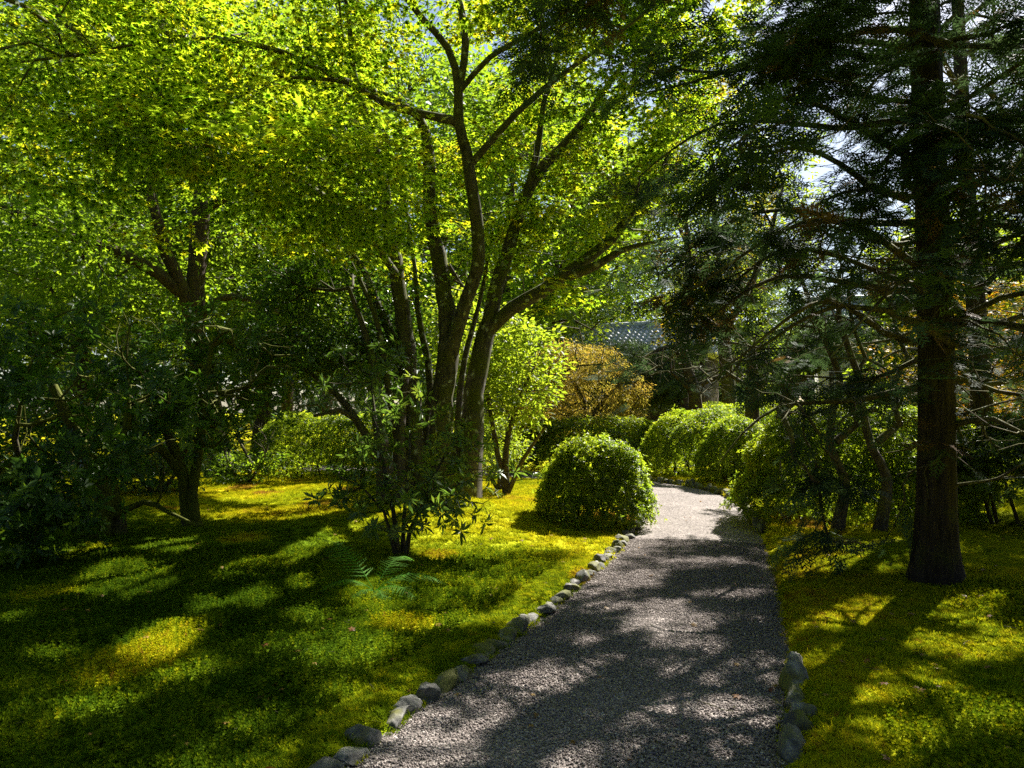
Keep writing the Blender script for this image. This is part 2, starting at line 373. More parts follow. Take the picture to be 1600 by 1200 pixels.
def gravel_mat(name, loose):
    m, nt, N, L = new_mat(name); g = N('NewGeometry')
    p = N('BsdfPrincipled'); p.inputs['Roughness'].default_value = .85; p.inputs['Specular IOR Level'].default_value = .25
    stops = [(0, (.085, .07, .063)), (.35, (.175, .147, .136)), (.7, (.275, .232, .214)), (1, (.46, .41, .38))]
    r = ramp(N, stops); o = N('OutputMaterial')
    if loose:
        a = N('Attribute', attribute_name='tint', attribute_type='INSTANCER'); L(a.outputs['Fac'], r.inputs[0]); L(r.outputs[0], p.inputs['Base Color'])
    else:
        v = N('TexVoronoi'); v.inputs['Scale'].default_value = 75; L(g.outputs['Position'], v.inputs['Vector'])
        sc = N('SeparateColor'); L(v.outputs['Color'], sc.inputs[0]); L(sc.outputs[0], r.inputs[0])
        n = N('TexNoise'); n.inputs['Scale'].default_value = 2.2; n.inputs['Detail'].default_value = 3; L(g.outputs['Position'], n.inputs['Vector'])
        mr = N('MapRange'); L(n.outputs[0], mr.inputs[0]); mr.inputs[1].default_value = .3; mr.inputs[2].default_value = .7; mr.inputs[3].default_value = .8; mr.inputs[4].default_value = 1.1
        mx = N('Mix', data_type='RGBA', blend_type='MULTIPLY'); mx.inputs[0].default_value = 1; L(r.outputs[0], mx.inputs[6]); L(mr.outputs[0], mx.inputs[7])
        L(mx.outputs[2], p.inputs['Base Color'])
        bp = N('Bump', invert=True); bp.inputs['Strength'].default_value = .9; bp.inputs['Distance'].default_value = .012; L(v.outputs['Distance'], bp.inputs['Height']); L(bp.outputs[0], p.inputs['Normal'])
    L(p.outputs[0], o.inputs[0]); return m
def stone_mat(name):
    m, nt, N, L = new_mat(name); g = N('NewGeometry'); oi = N('ObjectInfo')
    n1 = N('TexNoise'); n1.inputs['Scale'].default_value = 14; n1.inputs['Detail'].default_value = 6; n1.inputs['Roughness'].default_value = .7; L(g.outputs['Position'], n1.inputs['Vector'])
    r = ramp(N, [(.28, (.04, .038, .033)), (.5, (.13, .125, .112)), (.72, (.36, .345, .32))]); L(n1.outputs[0], r.inputs[0])
    v = N('MapRange'); L(oi.outputs['Random'], v.inputs[0]); v.inputs[3].default_value = .45; v.inputs[4].default_value = 1.35
    mu = N('Mix', data_type='RGBA', blend_type='MULTIPLY'); mu.inputs[0].default_value = 1; L(r.outputs[0], mu.inputs[6]); L(v.outputs[0], mu.inputs[7])
    n2 = N('TexNoise'); n2.inputs['Scale'].default_value = 5; n2.inputs['Detail'].default_value = 4; L(g.outputs['Position'], n2.inputs['Vector'])
    sx = N('SeparateXYZ'); L(g.outputs['Normal'], sx.inputs[0])
    a2 = N('MapRange'); L(n2.outputs[0], a2.inputs[0]); a2.inputs[1].default_value = .46; a2.inputs[2].default_value = .58
    mx = N('Mix', data_type='RGBA'); L(a2.outputs[0], mx.inputs[0]); L(mu.outputs[2], mx.inputs[6]); mx.inputs[7].default_value = (.12, .12, .018, 1)
    p = N('BsdfPrincipled'); p.inputs['Roughness'].default_value = .8; L(mx.outputs[2], p.inputs['Base Color'])
    bp = N('Bump'); bp.inputs['Strength'].default_value = .6; bp.inputs['Distance'].default_value = .02; L(n1.outputs[0], bp.inputs['Height']); L(bp.outputs[0], p.inputs['Normal'])
    o = N('OutputMaterial'); L(p.outputs[0], o.inputs[0]); return m
def plain_mat(name, col, rough=.7, var=.15, scale=8):
    m, nt, N, L = new_mat(name); g = N('NewGeometry')
    n1 = N('TexNoise'); n1.inputs['Scale'].default_value = scale; n1.inputs['Detail'].default_value = 4; L(g.outputs['Position'], n1.inputs['Vector'])
    r = ramp(N, [(.3, tuple(c * (1 - var) for c in col)), (.7, tuple(min(1, c * (1 + var)) for c in col))]); L(n1.outputs[0], r.inputs[0])
    p = N('BsdfPrincipled'); p.inputs['Roughness'].default_value = rough; L(r.outputs[0], p.inputs['Base Color'])
    o = N('OutputMaterial'); L(p.outputs[0], o.inputs[0]); return m

M = {}
M['maple'] = leaf_mat('maple_leaf', [(.05, .095, .008), (.085, .14, .010), (.13, .165, .010), (.19, .17, .010)], .62, 4.8, (1.1, 1.0, .5))
M['amber_maple'] = leaf_mat('amber_maple_leaf', [(.10, .15, .010), (.15, .17, .010), (.19, .17, .012), (.24, .11, .015)], .55, 2.9, (1.1, 1.0, .5))
M['green'] = leaf_mat('broad_leaf', [(.035, .07, .010), (.065, .115, .012), (.105, .15, .014)], .58, 3.8, (1.1, 1.0, .4))
M['pale_green'] = leaf_mat('pale_leaf', [(.06, .10, .012), (.10, .15, .015), (.15, .18, .02)], .56, 3.4, (1.1, 1.0, .45))
M['rhodo'] = leaf_mat('glossy_leaf', [(.03, .065, .015), (.05, .105, .02), (.07, .135, .02), (.15, .22, .028)], .32, 2.6, (1.05, 1.1, .4), .42, .32)
M['dark_ever'] = leaf_mat('evergreen_leaf', [(.022, .05, .012), (.04, .08, .014), (.07, .12, .016)], .36, 2.6, (1.0, 1.1, .4), .35, .5)
M['pieris'] = leaf_mat('narrow_leaf', [(.045, .085, .022), (.07, .12, .028), (.10, .15, .032), (.17, .20, .04)], .38, 2.3, (1.0, 1.05, .45), .35, .5)
M['azalea'] = leaf_mat('azalea_leaf', [(.045, .08, .010), (.09, .13, .012), (.15, .18, .014)], .55, 4.4, (1.1, 1.0, .4), .45, .4)
M['azalea_dark'] = leaf_mat('azalea_dark_leaf', [(.03, .055, .010), (.06, .095, .012), (.10, .14, .014)], .45, 2.6, (1.1, 1.0, .4), .4, .45)
M['laceleaf'] = leaf_mat('lace_leaf', [(.19, .20, .045), (.25, .235, .055), (.30, .21, .055)], .5, 2.1, (1.1, .95, .5))
M['autumn'] = leaf_mat('autumn_leaf', [(.10, .13, .012), (.18, .17, .012), (.25, .15, .012), (.27, .09, .015)], .5, 2.0, (1.1, .95, .5))
M['cedar'] = leaf_mat('cedar_spray', [(.03, .055, .032), (.048, .085, .045), (.075, .12, .058), (.13, .07, .028)], .28, 2.0, (1.0, 1.0, .6), .65, .07)
M['pine'] = leaf_mat('pine_needle', [(.03, .055, .022), (.05, .085, .03), (.085, .12, .04)], .3, 1.8, (1.0, 1.0, .6), .5, .35)
M['fir'] = leaf_mat('fir_needle', [(.02, .04, .022), (.035, .06, .03), (.05, .08, .04)], .25, 1.8, (1, 1, .7), .6, .2)
M['fern'] = leaf_mat('fern_leaf', [(.08, .19, .03), (.12, .26, .04)], .5, 2.2, (1.0, 1.1, .6), .7, .08)
M['maple_bark'] = bark_mat('maple_bark', (.022, .018, .014), (.115, .10, .082), .48, (.07, .075, .012), 2.5, 4, .4, .35)
M['mossy_bark'] = bark_mat('mossy_bark', (.03, .022, .016), (.10, .08, .06), .62, (.09, .10, .012), 3, 5, .7)
M['brown_bark'] = bark_mat('brown_bark', (.028, .02, .014), (.11, .078, .056), .42, (.08, .075, .015), 4, 5, .8)
M['cedar_bark'] = bark_mat('cedar_bark', (.011, .008, .007), (.062, .046, .038), .36, (.055, .06, .015), 11, 8, 1.0)
M['cedar_twig'] = bark_mat('cedar_branch_bark', (.03, .022, .018), (.13, .105, .085), .42, (.12, .12, .03), 3, 6, .5, .25)
M['twig'] = bark_mat('twig_bark', (.03, .024, .018), (.12, .10, .075), .35, (.07, .075, .015), 3, 6, .4)
M['pine_bark'] = bark_mat('pine_bark', (.03, .022, .017), (.12, .085, .06), .4, (.09, .09, .02), 2.5, 5, .9)
M['moss'] = moss_mat('moss_ground', 'GEOMETRY', .0)
M['tuft'] = moss_mat('moss_tuft', 'INSTANCER', .42, False)
M['gravel'] = gravel_mat('gravel_bed', False)
M['pebble'] = gravel_mat('gravel_pebble', True)
M['stone'] = stone_mat('edging_stone')
M['tile'] = plain_mat('roof_tile', (.50, .52, .55), .45, .15)
M['plaster'] = plain_mat('white_plaster', (.75, .74, .71), .8, .05)
M['timber'] = plain_mat('dark_timber', (.06, .04, .03), .7, .3)
M['litter'] = leaf_mat('dry_leaf', [(.25, .12, .03), (.35, .22, .06), (.22, .07, .03)], .3, 1.3, (1, 1, .8))

T_STAR = star_leaf(); T_STARF = star_leaf(True)
T_OV = blade_leaf(.5, .08, .12); T_OVF = blade_leaf(.52, .07, .14, True)
T_RH = blade_leaf(.36, .06, .12); T_RHF = blade_leaf(.40, .05, .14, True)
T_LN = blade_leaf(.24, .05, .18); T_LNF = blade_leaf(.26, .04, .2, True)
T_AZ = blade_leaf(.45, .1, .05)

# ------------------------------------------------------------------ ground
PC = catmull(np.array([(-5.2, -9, 0, .9), (-1.8, -2, 0, .9), (.23, 3.3, 0, .9), (1.05, 5.4, 0, .86), (1.8, 7.6, 0, .8), (2.3, 9.3, 0, .76), (2.85, 11.5, 0, .72), (3.1, 13, 0, .75),
                       (2.95, 14.6, 0, .85), (2.2, 16.2, 0, .95), (.9, 17.7, 0, 1.05), (-.8, 18.8, 0, 1.1), (-4, 19.8, 0, 1.1), (-9, 21, 0, 1.1), (-16, 22, 0, 1.1)]), .2)
def path_sd(x, y):
    out = np.empty(len(x))
    for i in range(0, len(x), 20000):
        d = np.hypot(x[i:i + 20000, None] - PC[None, :, 0], y[i:i + 20000, None] - PC[None, :, 1]) - PC[None, :, 3]
        out[i:i + 20000] = d.min(1)
    return out
PTAN = norm(np.gradient(PC[:, :2], axis=0))
def path_side(x, y):
    out = np.empty(len(x))
    for i in range(0, len(x), 20000):
        j = np.argmin(np.hypot(x[i:i + 20000, None] - PC[None, :, 0], y[i:i + 20000, None] - PC[None, :, 1]), 1)
        t = PTAN[j]; out[i:i + 20000] = t[:, 0] * (y[i:i + 20000] - PC[j, 1]) - t[:, 1] * (x[i:i + 20000] - PC[j, 0])
    return out   # > 0 left of the walking direction
def height(x, y, sd=None):
    x = np.asarray(x, float); y = np.asarray(y, float)
    if sd is None: sd = path_sd(x, y)
    left = path_side(x, y) > 0
    e = sstep(-.02, .22, sd)
    h = np.where(left, .05, .10) * e
    far = sstep(.1, 1.6, sd)
    h = h + far * (.10 * (noise2(x, y, .45, 3) - .5) + .05 * (noise2(x, y, 1.3, 4) - .4))
    h = h + far * .045 * (noise2(x, y, 4.2, 5) - .5) * (1 - sstep(9, 13, y))
    h = h + .26 * np.exp(-(((x + 1.15) / 1.4) ** 2 + ((y - 10.4) / 1.35) ** 2)) * far
    h = h + .08 * np.exp(-(((x + 3.2) / 1.2) ** 2 + ((y - 9.0) / 1.2) ** 2)) * far
    h = h + np.where(left, .0, .02) * far
    h = h + .05 * np.exp(-(((x - 4.0) / 1.3) ** 2 + ((y - 7.0) / 1.3) ** 2)) * far
    h = np.where(sd < 0, -.03, h)
    return h
def gz(x, y): return float(height(np.array([x]), np.array([y]))[0])
def yellow(x, y, sd):
    """how yellow the moss is"""
    n = .55 * noise2(x, y, .8, 21) + .45 * noise2(x, y, 2.6, 22)
    b = .30 + .38 * (n - .5) * 2
    left = x < .39 * (y - 2.7)
    b = b + np.where(left, -.12 + .46 * sstep(6.6, 9.2, y + .6 * x), .20)
    b = b + .25 * (1 - sstep(.1, .9, sd)) * noise2(x, y, 3.1, 23)
    b = b + .55 * sstep(.70, .86, noise2(x, y, 1.3, 25)) * np.where(left, 1, .6)
    return np.clip(b, 0, 1)

def axis(a, b, d, far, g=1.22):
    v = list(np.arange(a, b, d)); s = d; q = v[-1]
    while q < far[1]: s *= g; q += s; v.append(q)
    s = d; q = v[0]
    while q > far[0]: s *= g; q -= s; v.insert(0, q)
    return np.array(v)
gx = axis(-6, 6, .085, (-160, 160)); gy = axis(1.5, 15, .085, (-30, 260), 1.12)
X, Y = np.meshgrid(gx, gy); X = X.ravel(); Y = Y.ravel()
sd0 = path_sd(X, Y); Z = height(X, Y, sd0)
nx, ny = len(gx), len(gy)
i = (np.arange(ny - 1)[:, None] * nx + np.arange(nx - 1)[None]).ravel()
mb = MB(); mb.add(np.stack([X, Y, Z], 1), quads=np.stack([i, i + 1, i + 1 + nx, i + nx], 1), tint=yellow(X, Y, sd0))
setting('ground', mb, M['moss'], smooth=True)

# gravel path
nrm2 = np.stack([-PTAN[:, 1], PTAN[:, 0]], 1); rows = []
W = np.linspace(-1, 1, 15)
for k, w in enumerate(W):
    rows.append(np.column_stack([PC[:, :2] + nrm2 * (w * (PC[:, 3] + .05))[:, None], .006 + .02 * (1 - w * w) + 0 * PC[:, 0]]))
V = np.stack(rows, 1); V[..., 2] += .012 * (vnoise(np.column_stack([V[..., 0].ravel() * 2, V[..., 1].ravel() * 2, V[..., 2].ravel() * 0]), 8).reshape(V.shape[:2]) - .5)
m_, n_ = V.shape[:2]; i = (np.arange(m_ - 1)[:, None] * n_ + np.arange(n_ - 1)[None]).ravel()
mb = MB(); mb.add(V.reshape(-1, 3), quads=np.stack([i, i + n_, i + n_ + 1, i + 1], 1)); setting('path', mb, M['gravel'], smooth=True)

def scatter(name, tmpls, mat, pos, scale, tint, tilt=.25, seed=0, rotz=True):
    """instances of small tufts or stones: the templates and the points share one mesh"""
    rng = np.random.default_rng(seed); me = bpy.data.meshes.new(name)
    tv, tf = tmpls; n0 = len(tv); V = np.vstack([tv, pos]); n = len(V)
    me.vertices.add(n); me.vertices.foreach_set('co', V.astype(np.float32).ravel())
    me.loops.add(tf.size); me.loops.foreach_set('vertex_index', tf.ravel().astype(np.int32))
    me.polygons.add(len(tf)); me.polygons.foreach_set('loop_start', (np.arange(len(tf)) * 3).astype(np.int32)); me.update(calc_edges=True)
    def fa(nm, ty, val, key='value'):
        a = me.attributes.new(nm, ty, 'POINT'); a.data.foreach_set(key, val)
    fa('is_pt', 'BOOLEAN', np.r_[np.zeros(n0, bool), np.ones(len(pos), bool)])
    fa('size', 'FLOAT', np.r_[np.ones(n0), scale].astype(np.float32))
    fa('tint', 'FLOAT', np.r_[np.zeros(n0), tint].astype(np.float32))
    r = np.column_stack([rng.normal(0, tilt, len(pos)), rng.normal(0, tilt, len(pos)), rng.random(len(pos)) * 6.283])
    fa('turn', 'FLOAT_VECTOR', np.vstack([np.zeros((n0, 3)), r]).astype(np.float32).ravel(), 'vector')
    me.materials.append(mat)
    o = bpy.data.objects.new(name, me); COL.objects.link(o); o['kind'] = 'stuff'
    ng = bpy.data.node_groups.new(name + '_nodes', 'GeometryNodeTree')
    ng.interface.new_socket('Geometry', in_out='INPUT', socket_type='NodeSocketGeometry'); ng.interface.new_socket('Geometry', in_out='OUTPUT', socket_type='NodeSocketGeometry')
    N = ng.nodes.new; L = ng.links.new
    gi, go = N('NodeGroupInput'), N('NodeGroupOutput'); sp = N('GeometryNodeSeparateGeometry'); sp.domain = 'POINT'
    def na(nm, ty):
        q = N('GeometryNodeInputNamedAttribute'); q.data_type = ty; q.inputs[0].default_value = nm; return q
    a = na('is_pt', 'BOOLEAN'); L(gi.outputs[0], sp.inputs[0]); L(a.outputs[0], sp.inputs[1])
    ip = N('GeometryNodeInstanceOnPoints'); L(sp.outputs[0], ip.inputs['Points']); L(sp.outputs[1], ip.inputs['Instance'])
    b = na('turn', 'FLOAT_VECTOR'); er = N('FunctionNodeEulerToRotation'); L(b.outputs[0], er.inputs[0]); L(er.outputs[0], ip.inputs['Rotation'])
    c = na('size', 'FLOAT'); L(c.outputs[0], ip.inputs['Scale']); L(ip.outputs[0], go.inputs[0])
    md = o.modifiers.new('scatter', 'NODES'); md.node_group = ng
    return o

rng = np.random.default_rng(11)
def star_tuft():
    V = []; T = []
    for lev, (zz, el, ln, k) in enumerate(((.1, .35, .5, 7), (.5, .65, .55, 8), (.9, 1.0, .5, 7))):
        for q in range(k):
            a = (q + .37 * lev) / k * 6.283; d = np.array([math.cos(a) * math.cos(el), math.sin(a) * math.cos(el), math.sin(el)]); s = np.array([-math.sin(a), math.cos(a), 0]) * .09
            b = len(V); c = np.array([0, 0, zz]); V += [c - s, c + s, c + d * ln]; T.append((b, b + 1, b + 2))
    return np.array(V), np.array(T)
def low_tuft():
    r = np.random.default_rng(5); V = []; T = []
    for q in range(34):
        a = r.random() * 6.283; rr = math.sqrt(r.random()) * 1.0; c = np.array([math.cos(a) * rr, math.sin(a) * rr, -.05 + .18 * (1 - rr)])
        a2 = r.random() * 6.283; d = np.array([math.cos(a2) * .5, math.sin(a2) * .5, .25 + .3 * r.random()]); s = np.array([-math.sin(a2), math.cos(a2), 0]) * .09
        b = len(V); V += [c - s, c + s, c + d]; T.append((b, b + 1, b + 2))
    return np.array(V), np.array(T)
def in_view(x, y, m=.75): return np.abs(x) < m * y + .4
def moss_points(n, y0, y1, rng):
    y = y0 + (y1 - y0) * rng.random(n); x = (rng.random(n) * 2 - 1) * (.86 * y + .5)
    keep = rng.random(n) < (.86 * y + .5) / (.86 * y1 + .5)
    x, y = x[keep], y[keep]; sd = path_sd(x, y); k = sd > -.03 + .10 * rng.random(len(x)) + .12 * (noise2(x, y, 2.2, 77) - .4); return x[k], y[k], sd[k]
x, y, sd = moss_points(185000, 2.3, 8.0, rng)
hair = (noise2(x, y, .7, 31) + .28 * (x < .39 * (y - 2.7)) - .05 * (y - 5)) * sstep(.15, .6, sd)
k = (hair > .50); z = height(x, y, sd)
scatter('haircap_moss', star_tuft(), M['tuft'], np.column_stack([x, y, z])[k], (.023 + .020 * rng.random(k.sum()) ** 1.5) * (.8 + .6 * noise2(x, y, 4, 9)[k]), np.clip(yellow(x, y, sd) + rng.normal(-.04, .16, len(x)), 0, 1)[k], .3, 1)
k2 = (~k) & (rng.random(len(x)) < .6)
scatter('carpet_moss', low_tuft(), M['tuft'], np.column_stack([x, y, z])[k2], .028 + .024 * rng.random(k2.sum()), np.clip(yellow(x, y, sd) + rng.normal(.03, .15, len(x)), 0, 1)[k2], .2, 2)
x, y, sd = moss_points(60000, 8.0, 19, rng); z = height(x, y, sd)
scatter('distant_moss', low_tuft(), M['tuft'], np.column_stack([x, y, z]), .045 + .035 * rng.random(len(x)), np.clip(yellow(x, y, sd) + rng.normal(.03, .07, len(x)), 0, 1), .2, 3)

def ico(sub, rng=None, amp=0):
    t = (1 + 5 ** .5) / 2
    V = norm(np.array([(-1, t, 0), (1, t, 0), (-1, -t, 0), (1, -t, 0), (0, -1, t), (0, 1, t), (0, -1, -t), (0, 1, -t), (t, 0, -1), (t, 0, 1), (-t, 0, -1), (-t, 0, 1)], float))
    F = np.array([(0, 11, 5), (0, 5, 1), (0, 1, 7), (0, 7, 10), (0, 10, 11), (1, 5, 9), (5, 11, 4), (11, 10, 2), (10, 7, 6), (7, 1, 8), (3, 9, 4), (3, 4, 2), (3, 2, 6), (3, 6, 8), (3, 8, 9), (4, 9, 5), (2, 4, 11), (6, 2, 10), (8, 6, 7), (9, 8, 1)])
    for _ in range(sub):
        V = list(V); c = {}; G = []
        def mid(a, b):
            key = (min(a, b), max(a, b))
            if key not in c: c[key] = len(V); V.append(norm((V[a] + V[b]) / 2))
            return c[key]
        for a, b, d in F:
            e, f, g = mid(a, b), mid(b, d), mid(d, a); G += [(a, e, g), (b, f, e), (d, g, f), (e, f, g)]
        V = np.array(V); F = np.array(G)
    return np.array(V), np.array(F)
pv, pf = ico(0); pv = pv * (1 + .25 * (np.random.default_rng(2).random((len(pv), 1)) - .5)) * [1, .8, .6]
n = 110000; yy = 2.4 + 6.6 * rng.random(n) ** 1.25; j = np.clip(np.searchsorted(PC[:, 1], yy), 0, len(PC) - 1)
off = (rng.random(n) * 2 - 1) * (PC[j, 3] + .03); px_, py_ = PC[j, 0] + nrm2[j, 0] * off + rng.normal(0, .06, n), yy + nrm2[j, 1] * off
k = path_sd(px_, py_) < .03; px_, py_, off = px_[k], py_[k], off[k]; w = np.clip(off / PC[j[k], 3], -1, 1)
scatter('gravel', (pv, pf), M['pebble'], np.column_stack([px_, py_, .010 + .02 * (1 - w * w)]), .0045 + .0055 * rng.random(len(px_)) ** 2, np.clip(rng.normal(.5, .22, len(px_)), 0, 1), .6, 4)

# ------------------------------------------------------------------ edging stones
def stone_meshes(k):
    out = []
    for s in range(k):
        r = np.random.default_rng(50 + s); v, f = ico(3); q = v * 1.12
        for _ in range(14):        # broken faces
            nn = norm(r.normal(0, 1, 3) * [1, 1, .8]); dd = r.uniform(.55, .85); o = np.maximum(q @ nn - dd, 0); q = q - o[:, None] * nn * .97
        q = q * (1 + .30 * (vnoise(v * 1.3 + s * 7, s)[:, None] - .5) + .12 * (vnoise(v * 3.1 + s, s + 3)[:, None] - .5) + .09 * (vnoise(v * 8 + s, s + 5)[:, None] - .5) + .06 * (vnoise(v * 17 + s, s + 6)[:, None] - .5)) * 1.12
        mb = MB(); mb.add(q * .5, f); me = mb.mesh('edging_stone', smooth=True); me.materials.append(M['stone']); out.append(me)
    return out
SM = stone_meshes(8)
EDGE = {}
def edging(label, cat, side, y0, y1, cond, seed, lo=.11, hi=.25, h=.095, skip=0.0, far=False, gap=.93):
    r = random.Random(seed); idx = [q for q in range(len(PC)) if (not far and y0 <= PC[q, 1] <= y1 and cond(PC[q])) or (far and cond(PC[q]))]
    if not idx: return
    e = PC[idx, :2] + side * nrm2[idx] * (PC[idx, 3] + .07)[:, None]
    root = thing('stone_edging', label, cat, (float(e[0, 0]), float(e[0, 1]), 0))
    l = np.r_[0, np.cumsum(np.hypot(*np.diff(e, axis=0).T))]; s = 0.0
    while s < l[-1]:
        ln = r.uniform(lo, hi) * (1.25 if r.random() < .2 else 1)
        c = s + ln / 2; x = np.interp(c, l, e[:, 0]); y = np.interp(c, l, e[:, 1]); x2 = np.interp(c + .1, l, e[:, 0]); y2 = np.interp(c + .1, l, e[:, 1])
        if r.random() >= skip:
            o = bpy.data.objects.new('edging_stone', r.choice(SM)); COL.objects.link(o); o.parent = root
            hh = h * r.uniform(.8, 1.3); o.location = (x - root.location.x + r.uniform(-.025, .025), y - root.location.y + r.uniform(-.025, .025), hh * .2)
            o.rotation_euler = (r.uniform(-.25, .25), r.uniform(-.25, .25), math.atan2(y2 - y, x2 - x) + r.uniform(-.2, .2) + (math.pi if r.random() < .5 else 0))
            o.scale = (ln * 1.02, r.uniform(.11, .16), hh)
        s += ln * gap
    return root
edging('row of rounded grey stones edging the left side of the gravel path', 'stone edging', 1, -1, 13.4, lambda p: True, 3)
edging('pale moss capped stones along the near right side of the gravel path', 'stone edging', -1, 1.6, 5.0, lambda p: p[1] < 5.2, 9, .15, .24, .20, .1, False, 1.14)
edging('stones lining the right bend of the path before the clipped azaleas', 'stone edging', -1, 9.6, 17.2, lambda p: p[0] > 1.5 and p[1] > 9.6, 5, .2, .42, .17)
edging('low dark stones along the lawn side of the distant path stretch', 'stone edging', 1, 15.5, 19.5, lambda p: p[0] < 2.0 and p[1] > 15, 6, .25, .5, .13)

# ------------------------------------------------------------------ central maple
def pxl(pts):
    return [(*at(a, b, d), r) for a, b, d, r in pts]
def maple():
    rng = np.random.default_rng(21); D = 11.2
    bx, by = at(690, 760, D)[:2]; base = (float(bx), float(by), gz(bx, by) - .05)
    root = thing('maple_tree', 'large multi-stemmed maple with glowing yellow-green leaves beside the path', 'tree', base)
    limbs = [
        pxl([(660, 775, 11.1, .24), (648, 690, 11.1, .17), (640, 600, 11.2, .155), (626, 460, 11.3, .135), (607, 360, 11.1, .12), (596, 270, 10.9, .09), (575, 190, 10.6, .06), (552, 110, 10.2, .045), (540, 0, 9.8, .03), (500, -120, 9.4, .015)]),
        pxl([(692, 775, 11.2, .30), (690, 700, 11.2, .225), (690, 620, 11.2, .205), (702, 540, 11.2, .185), (692, 440, 11.3, .145), (674, 340, 11.3, .12), (668, 240, 11.2, .11), (655, 185, 11.0, .08), (600, 150, 10.6, .06), (530, 122, 10.0, .05), (420, 75, 9.2, .04), (290, 60, 8.6, .022), (150, 80, 8.2, .012)]),
        pxl([(700, 560, 11.15, .15), (728, 470, 10.9, .125), (748, 400, 10.7, .115), (738, 300, 10.4, .105), (730, 240, 10.3, .095), (716, 190, 10.2, .085), (716, 140, 10.1, .075), (700, 75, 9.9, .055), (640, 5, 9.6, .045), (590, -90, 9.2, .025)]),
        pxl([(716, 190, 10.2, .08), (660, 178, 10.0, .06), (600, 162, 9.8, .05), (540, 128, 9.5, .035), (440, 120, 9.0, .02)]),
        pxl([(717, 145, 10.1, .065), (728, 70, 10.0, .055), (718, 0, 9.9, .05), (700, -120, 9.8, .03)]),
        pxl([(738, 255, 10.3, .065), (790, 195, 10.1, .055), (860, 130, 10.0, .045), (950, 65, 9.9, .03), (1020, 10, 9.8, .016)]),
        pxl([(720, 140, 10.1, .05), (765, 90, 9.9, .042), (830, 52, 9.6, .034), (900, 10, 9.3, .02)]),
        pxl([(728, 775, 11.3, .26), (738, 660, 11.3, .20), (745, 590, 11.35, .18), (764, 500, 11.4, .155), (782, 430, 11.5, .135), (800, 375, 11.6, .125), (822, 305, 11.7, .115), (850, 258, 11.8, .095), (905, 200, 12.0, .085), (945, 140, 12.2, .06), (975, 95, 12.4, .04), (1010, 20, 12.5, .02)]),
        pxl([(824, 300, 11.7, .08), (840, 235, 11.6, .06), (850, 160, 11.5, .05), (880, 60, 11.4, .03)]),
        pxl([(765, 515, 11.4, .14), (800, 482, 11.3, .125), (845, 455, 11.3, .12), (895, 420, 11.3, .11), (950, 380, 11.4, .085), (985, 335, 11.5, .06), (1025, 290, 11.6, .04), (1050, 230, 11.7, .02)]),
        pxl([(890, 432, 11.3, .09), (930, 415, 11.0, .075), (968, 392, 10.7, .055), (1010, 380, 10.4, .03), (1060, 370, 10.1, .015)]),
        pxl([(668, 775, 11.4, .09), (664, 680, 11.5, .075), (672, 590, 11.6, .065), (655, 500, 11.8, .055), (646, 400, 12, .04), (630, 300, 12.2, .025)]),
        pxl([(650, 775, 11.0, .08), (622, 690, 10.9, .065), (606, 600, 10.9, .055), (588, 500, 11.0, .045), (560, 430, 11.1, .03)]),
        pxl([(710, 770, 11.6, .08), (716, 650, 11.8, .065), (726, 560, 12.0, .055), (752, 460, 12.2, .04), (770, 360, 12.4, .025)]),
        pxl([(640, 600, 11.2, .1), (600, 500, 11.6, .08), (560, 410, 11.9, .06), (500, 350, 12.2, .04), (430, 300, 12.3, .02)]),
        pxl([(620, 430, 11.2, .07), (560, 350, 10.2, .06), (480, 290, 9.2, .05), (380, 250, 8.3, .035), (300, 230, 7.7, .018)]),
    ]
    tg = np.vstack([
        blob(rng, (-1.2, 11.2, 6.4), (5.3, 4.0, 3.0), 640, .3, .50, .6, 3.5, 4, .6),
        blob(rng, (1.1, 11.4, 4.9), (1.7, 2.0, 1.9), 110, .2, .36, 1.1, 2.8, 6, .4),
        blob(rng, (-2.6, 8.2, 4.15), (2.3, 1.7, .75), 130, .1, .35, 1.0, 3.3, 7, .35),
        blob(rng, (-5.2, 8.6, 5.6), (2.4, 2.2, 1.6), 120, .1, .40, .8, 3.9, 8, .5),
        blob(rng, (1.9, 12.0, 6.4), (1.2, 1.7, 2.4), 110, .1, .34, .9, 3.2, 12, .5),
        blob(rng, (2.9, 12.5, 7.7), (1.3, 1.5, 1.7), 85, .1, .3, .9, 4.5, 13, .5),
        blob(rng, (2.6, 9.8, 8.3), (2.0, 1.9, .9), 110, .1, .42, .8, 6.9, 10, .6),  # crown patch above the view, added to shade the near left lawn
        blob(rng, (-.4, 4.2, 7.6), (6.0, 4.2, 1.4), 420, .1, .30, .8, 6.0, 9, .6)])  # unseen foliage overhead, added to block sky light from above
    front = (tg[:, 1] < 10.3) & (tg[:, 2] < 1.9 + .56 * tg[:, 1]) & (np.abs(tg[:, 0] / tg[:, 1] - .02) < .17) & (tg[:, 2] < .62 * tg[:, 1] + 1.2) & (rng.random(len(tg)) > .12)
    px_, py_ = pix(tg); front |= (px_ > 215) & (px_ < 440) & (py_ > 250) & (rng.random(len(tg)) > .15)
    tg = view_gap(tg[~front])
    bm_ = MB(); td = grow(bm_, limbs, tg, .0042, .3, .25, .5, .07, 0.02, rng, .06, 10, .16, lim=.86)
    part(root, 'trunk', bm_, M['maple_bark'], smooth=True)
    lv = Leaves(); sprays(lv, rng, tg, td, 74, .54, .07, .108, .74, (0, .95), droop=.25)
    lv.build(root, 'crown', M['maple'], T_STAR, 260, T_STARF)
maple()

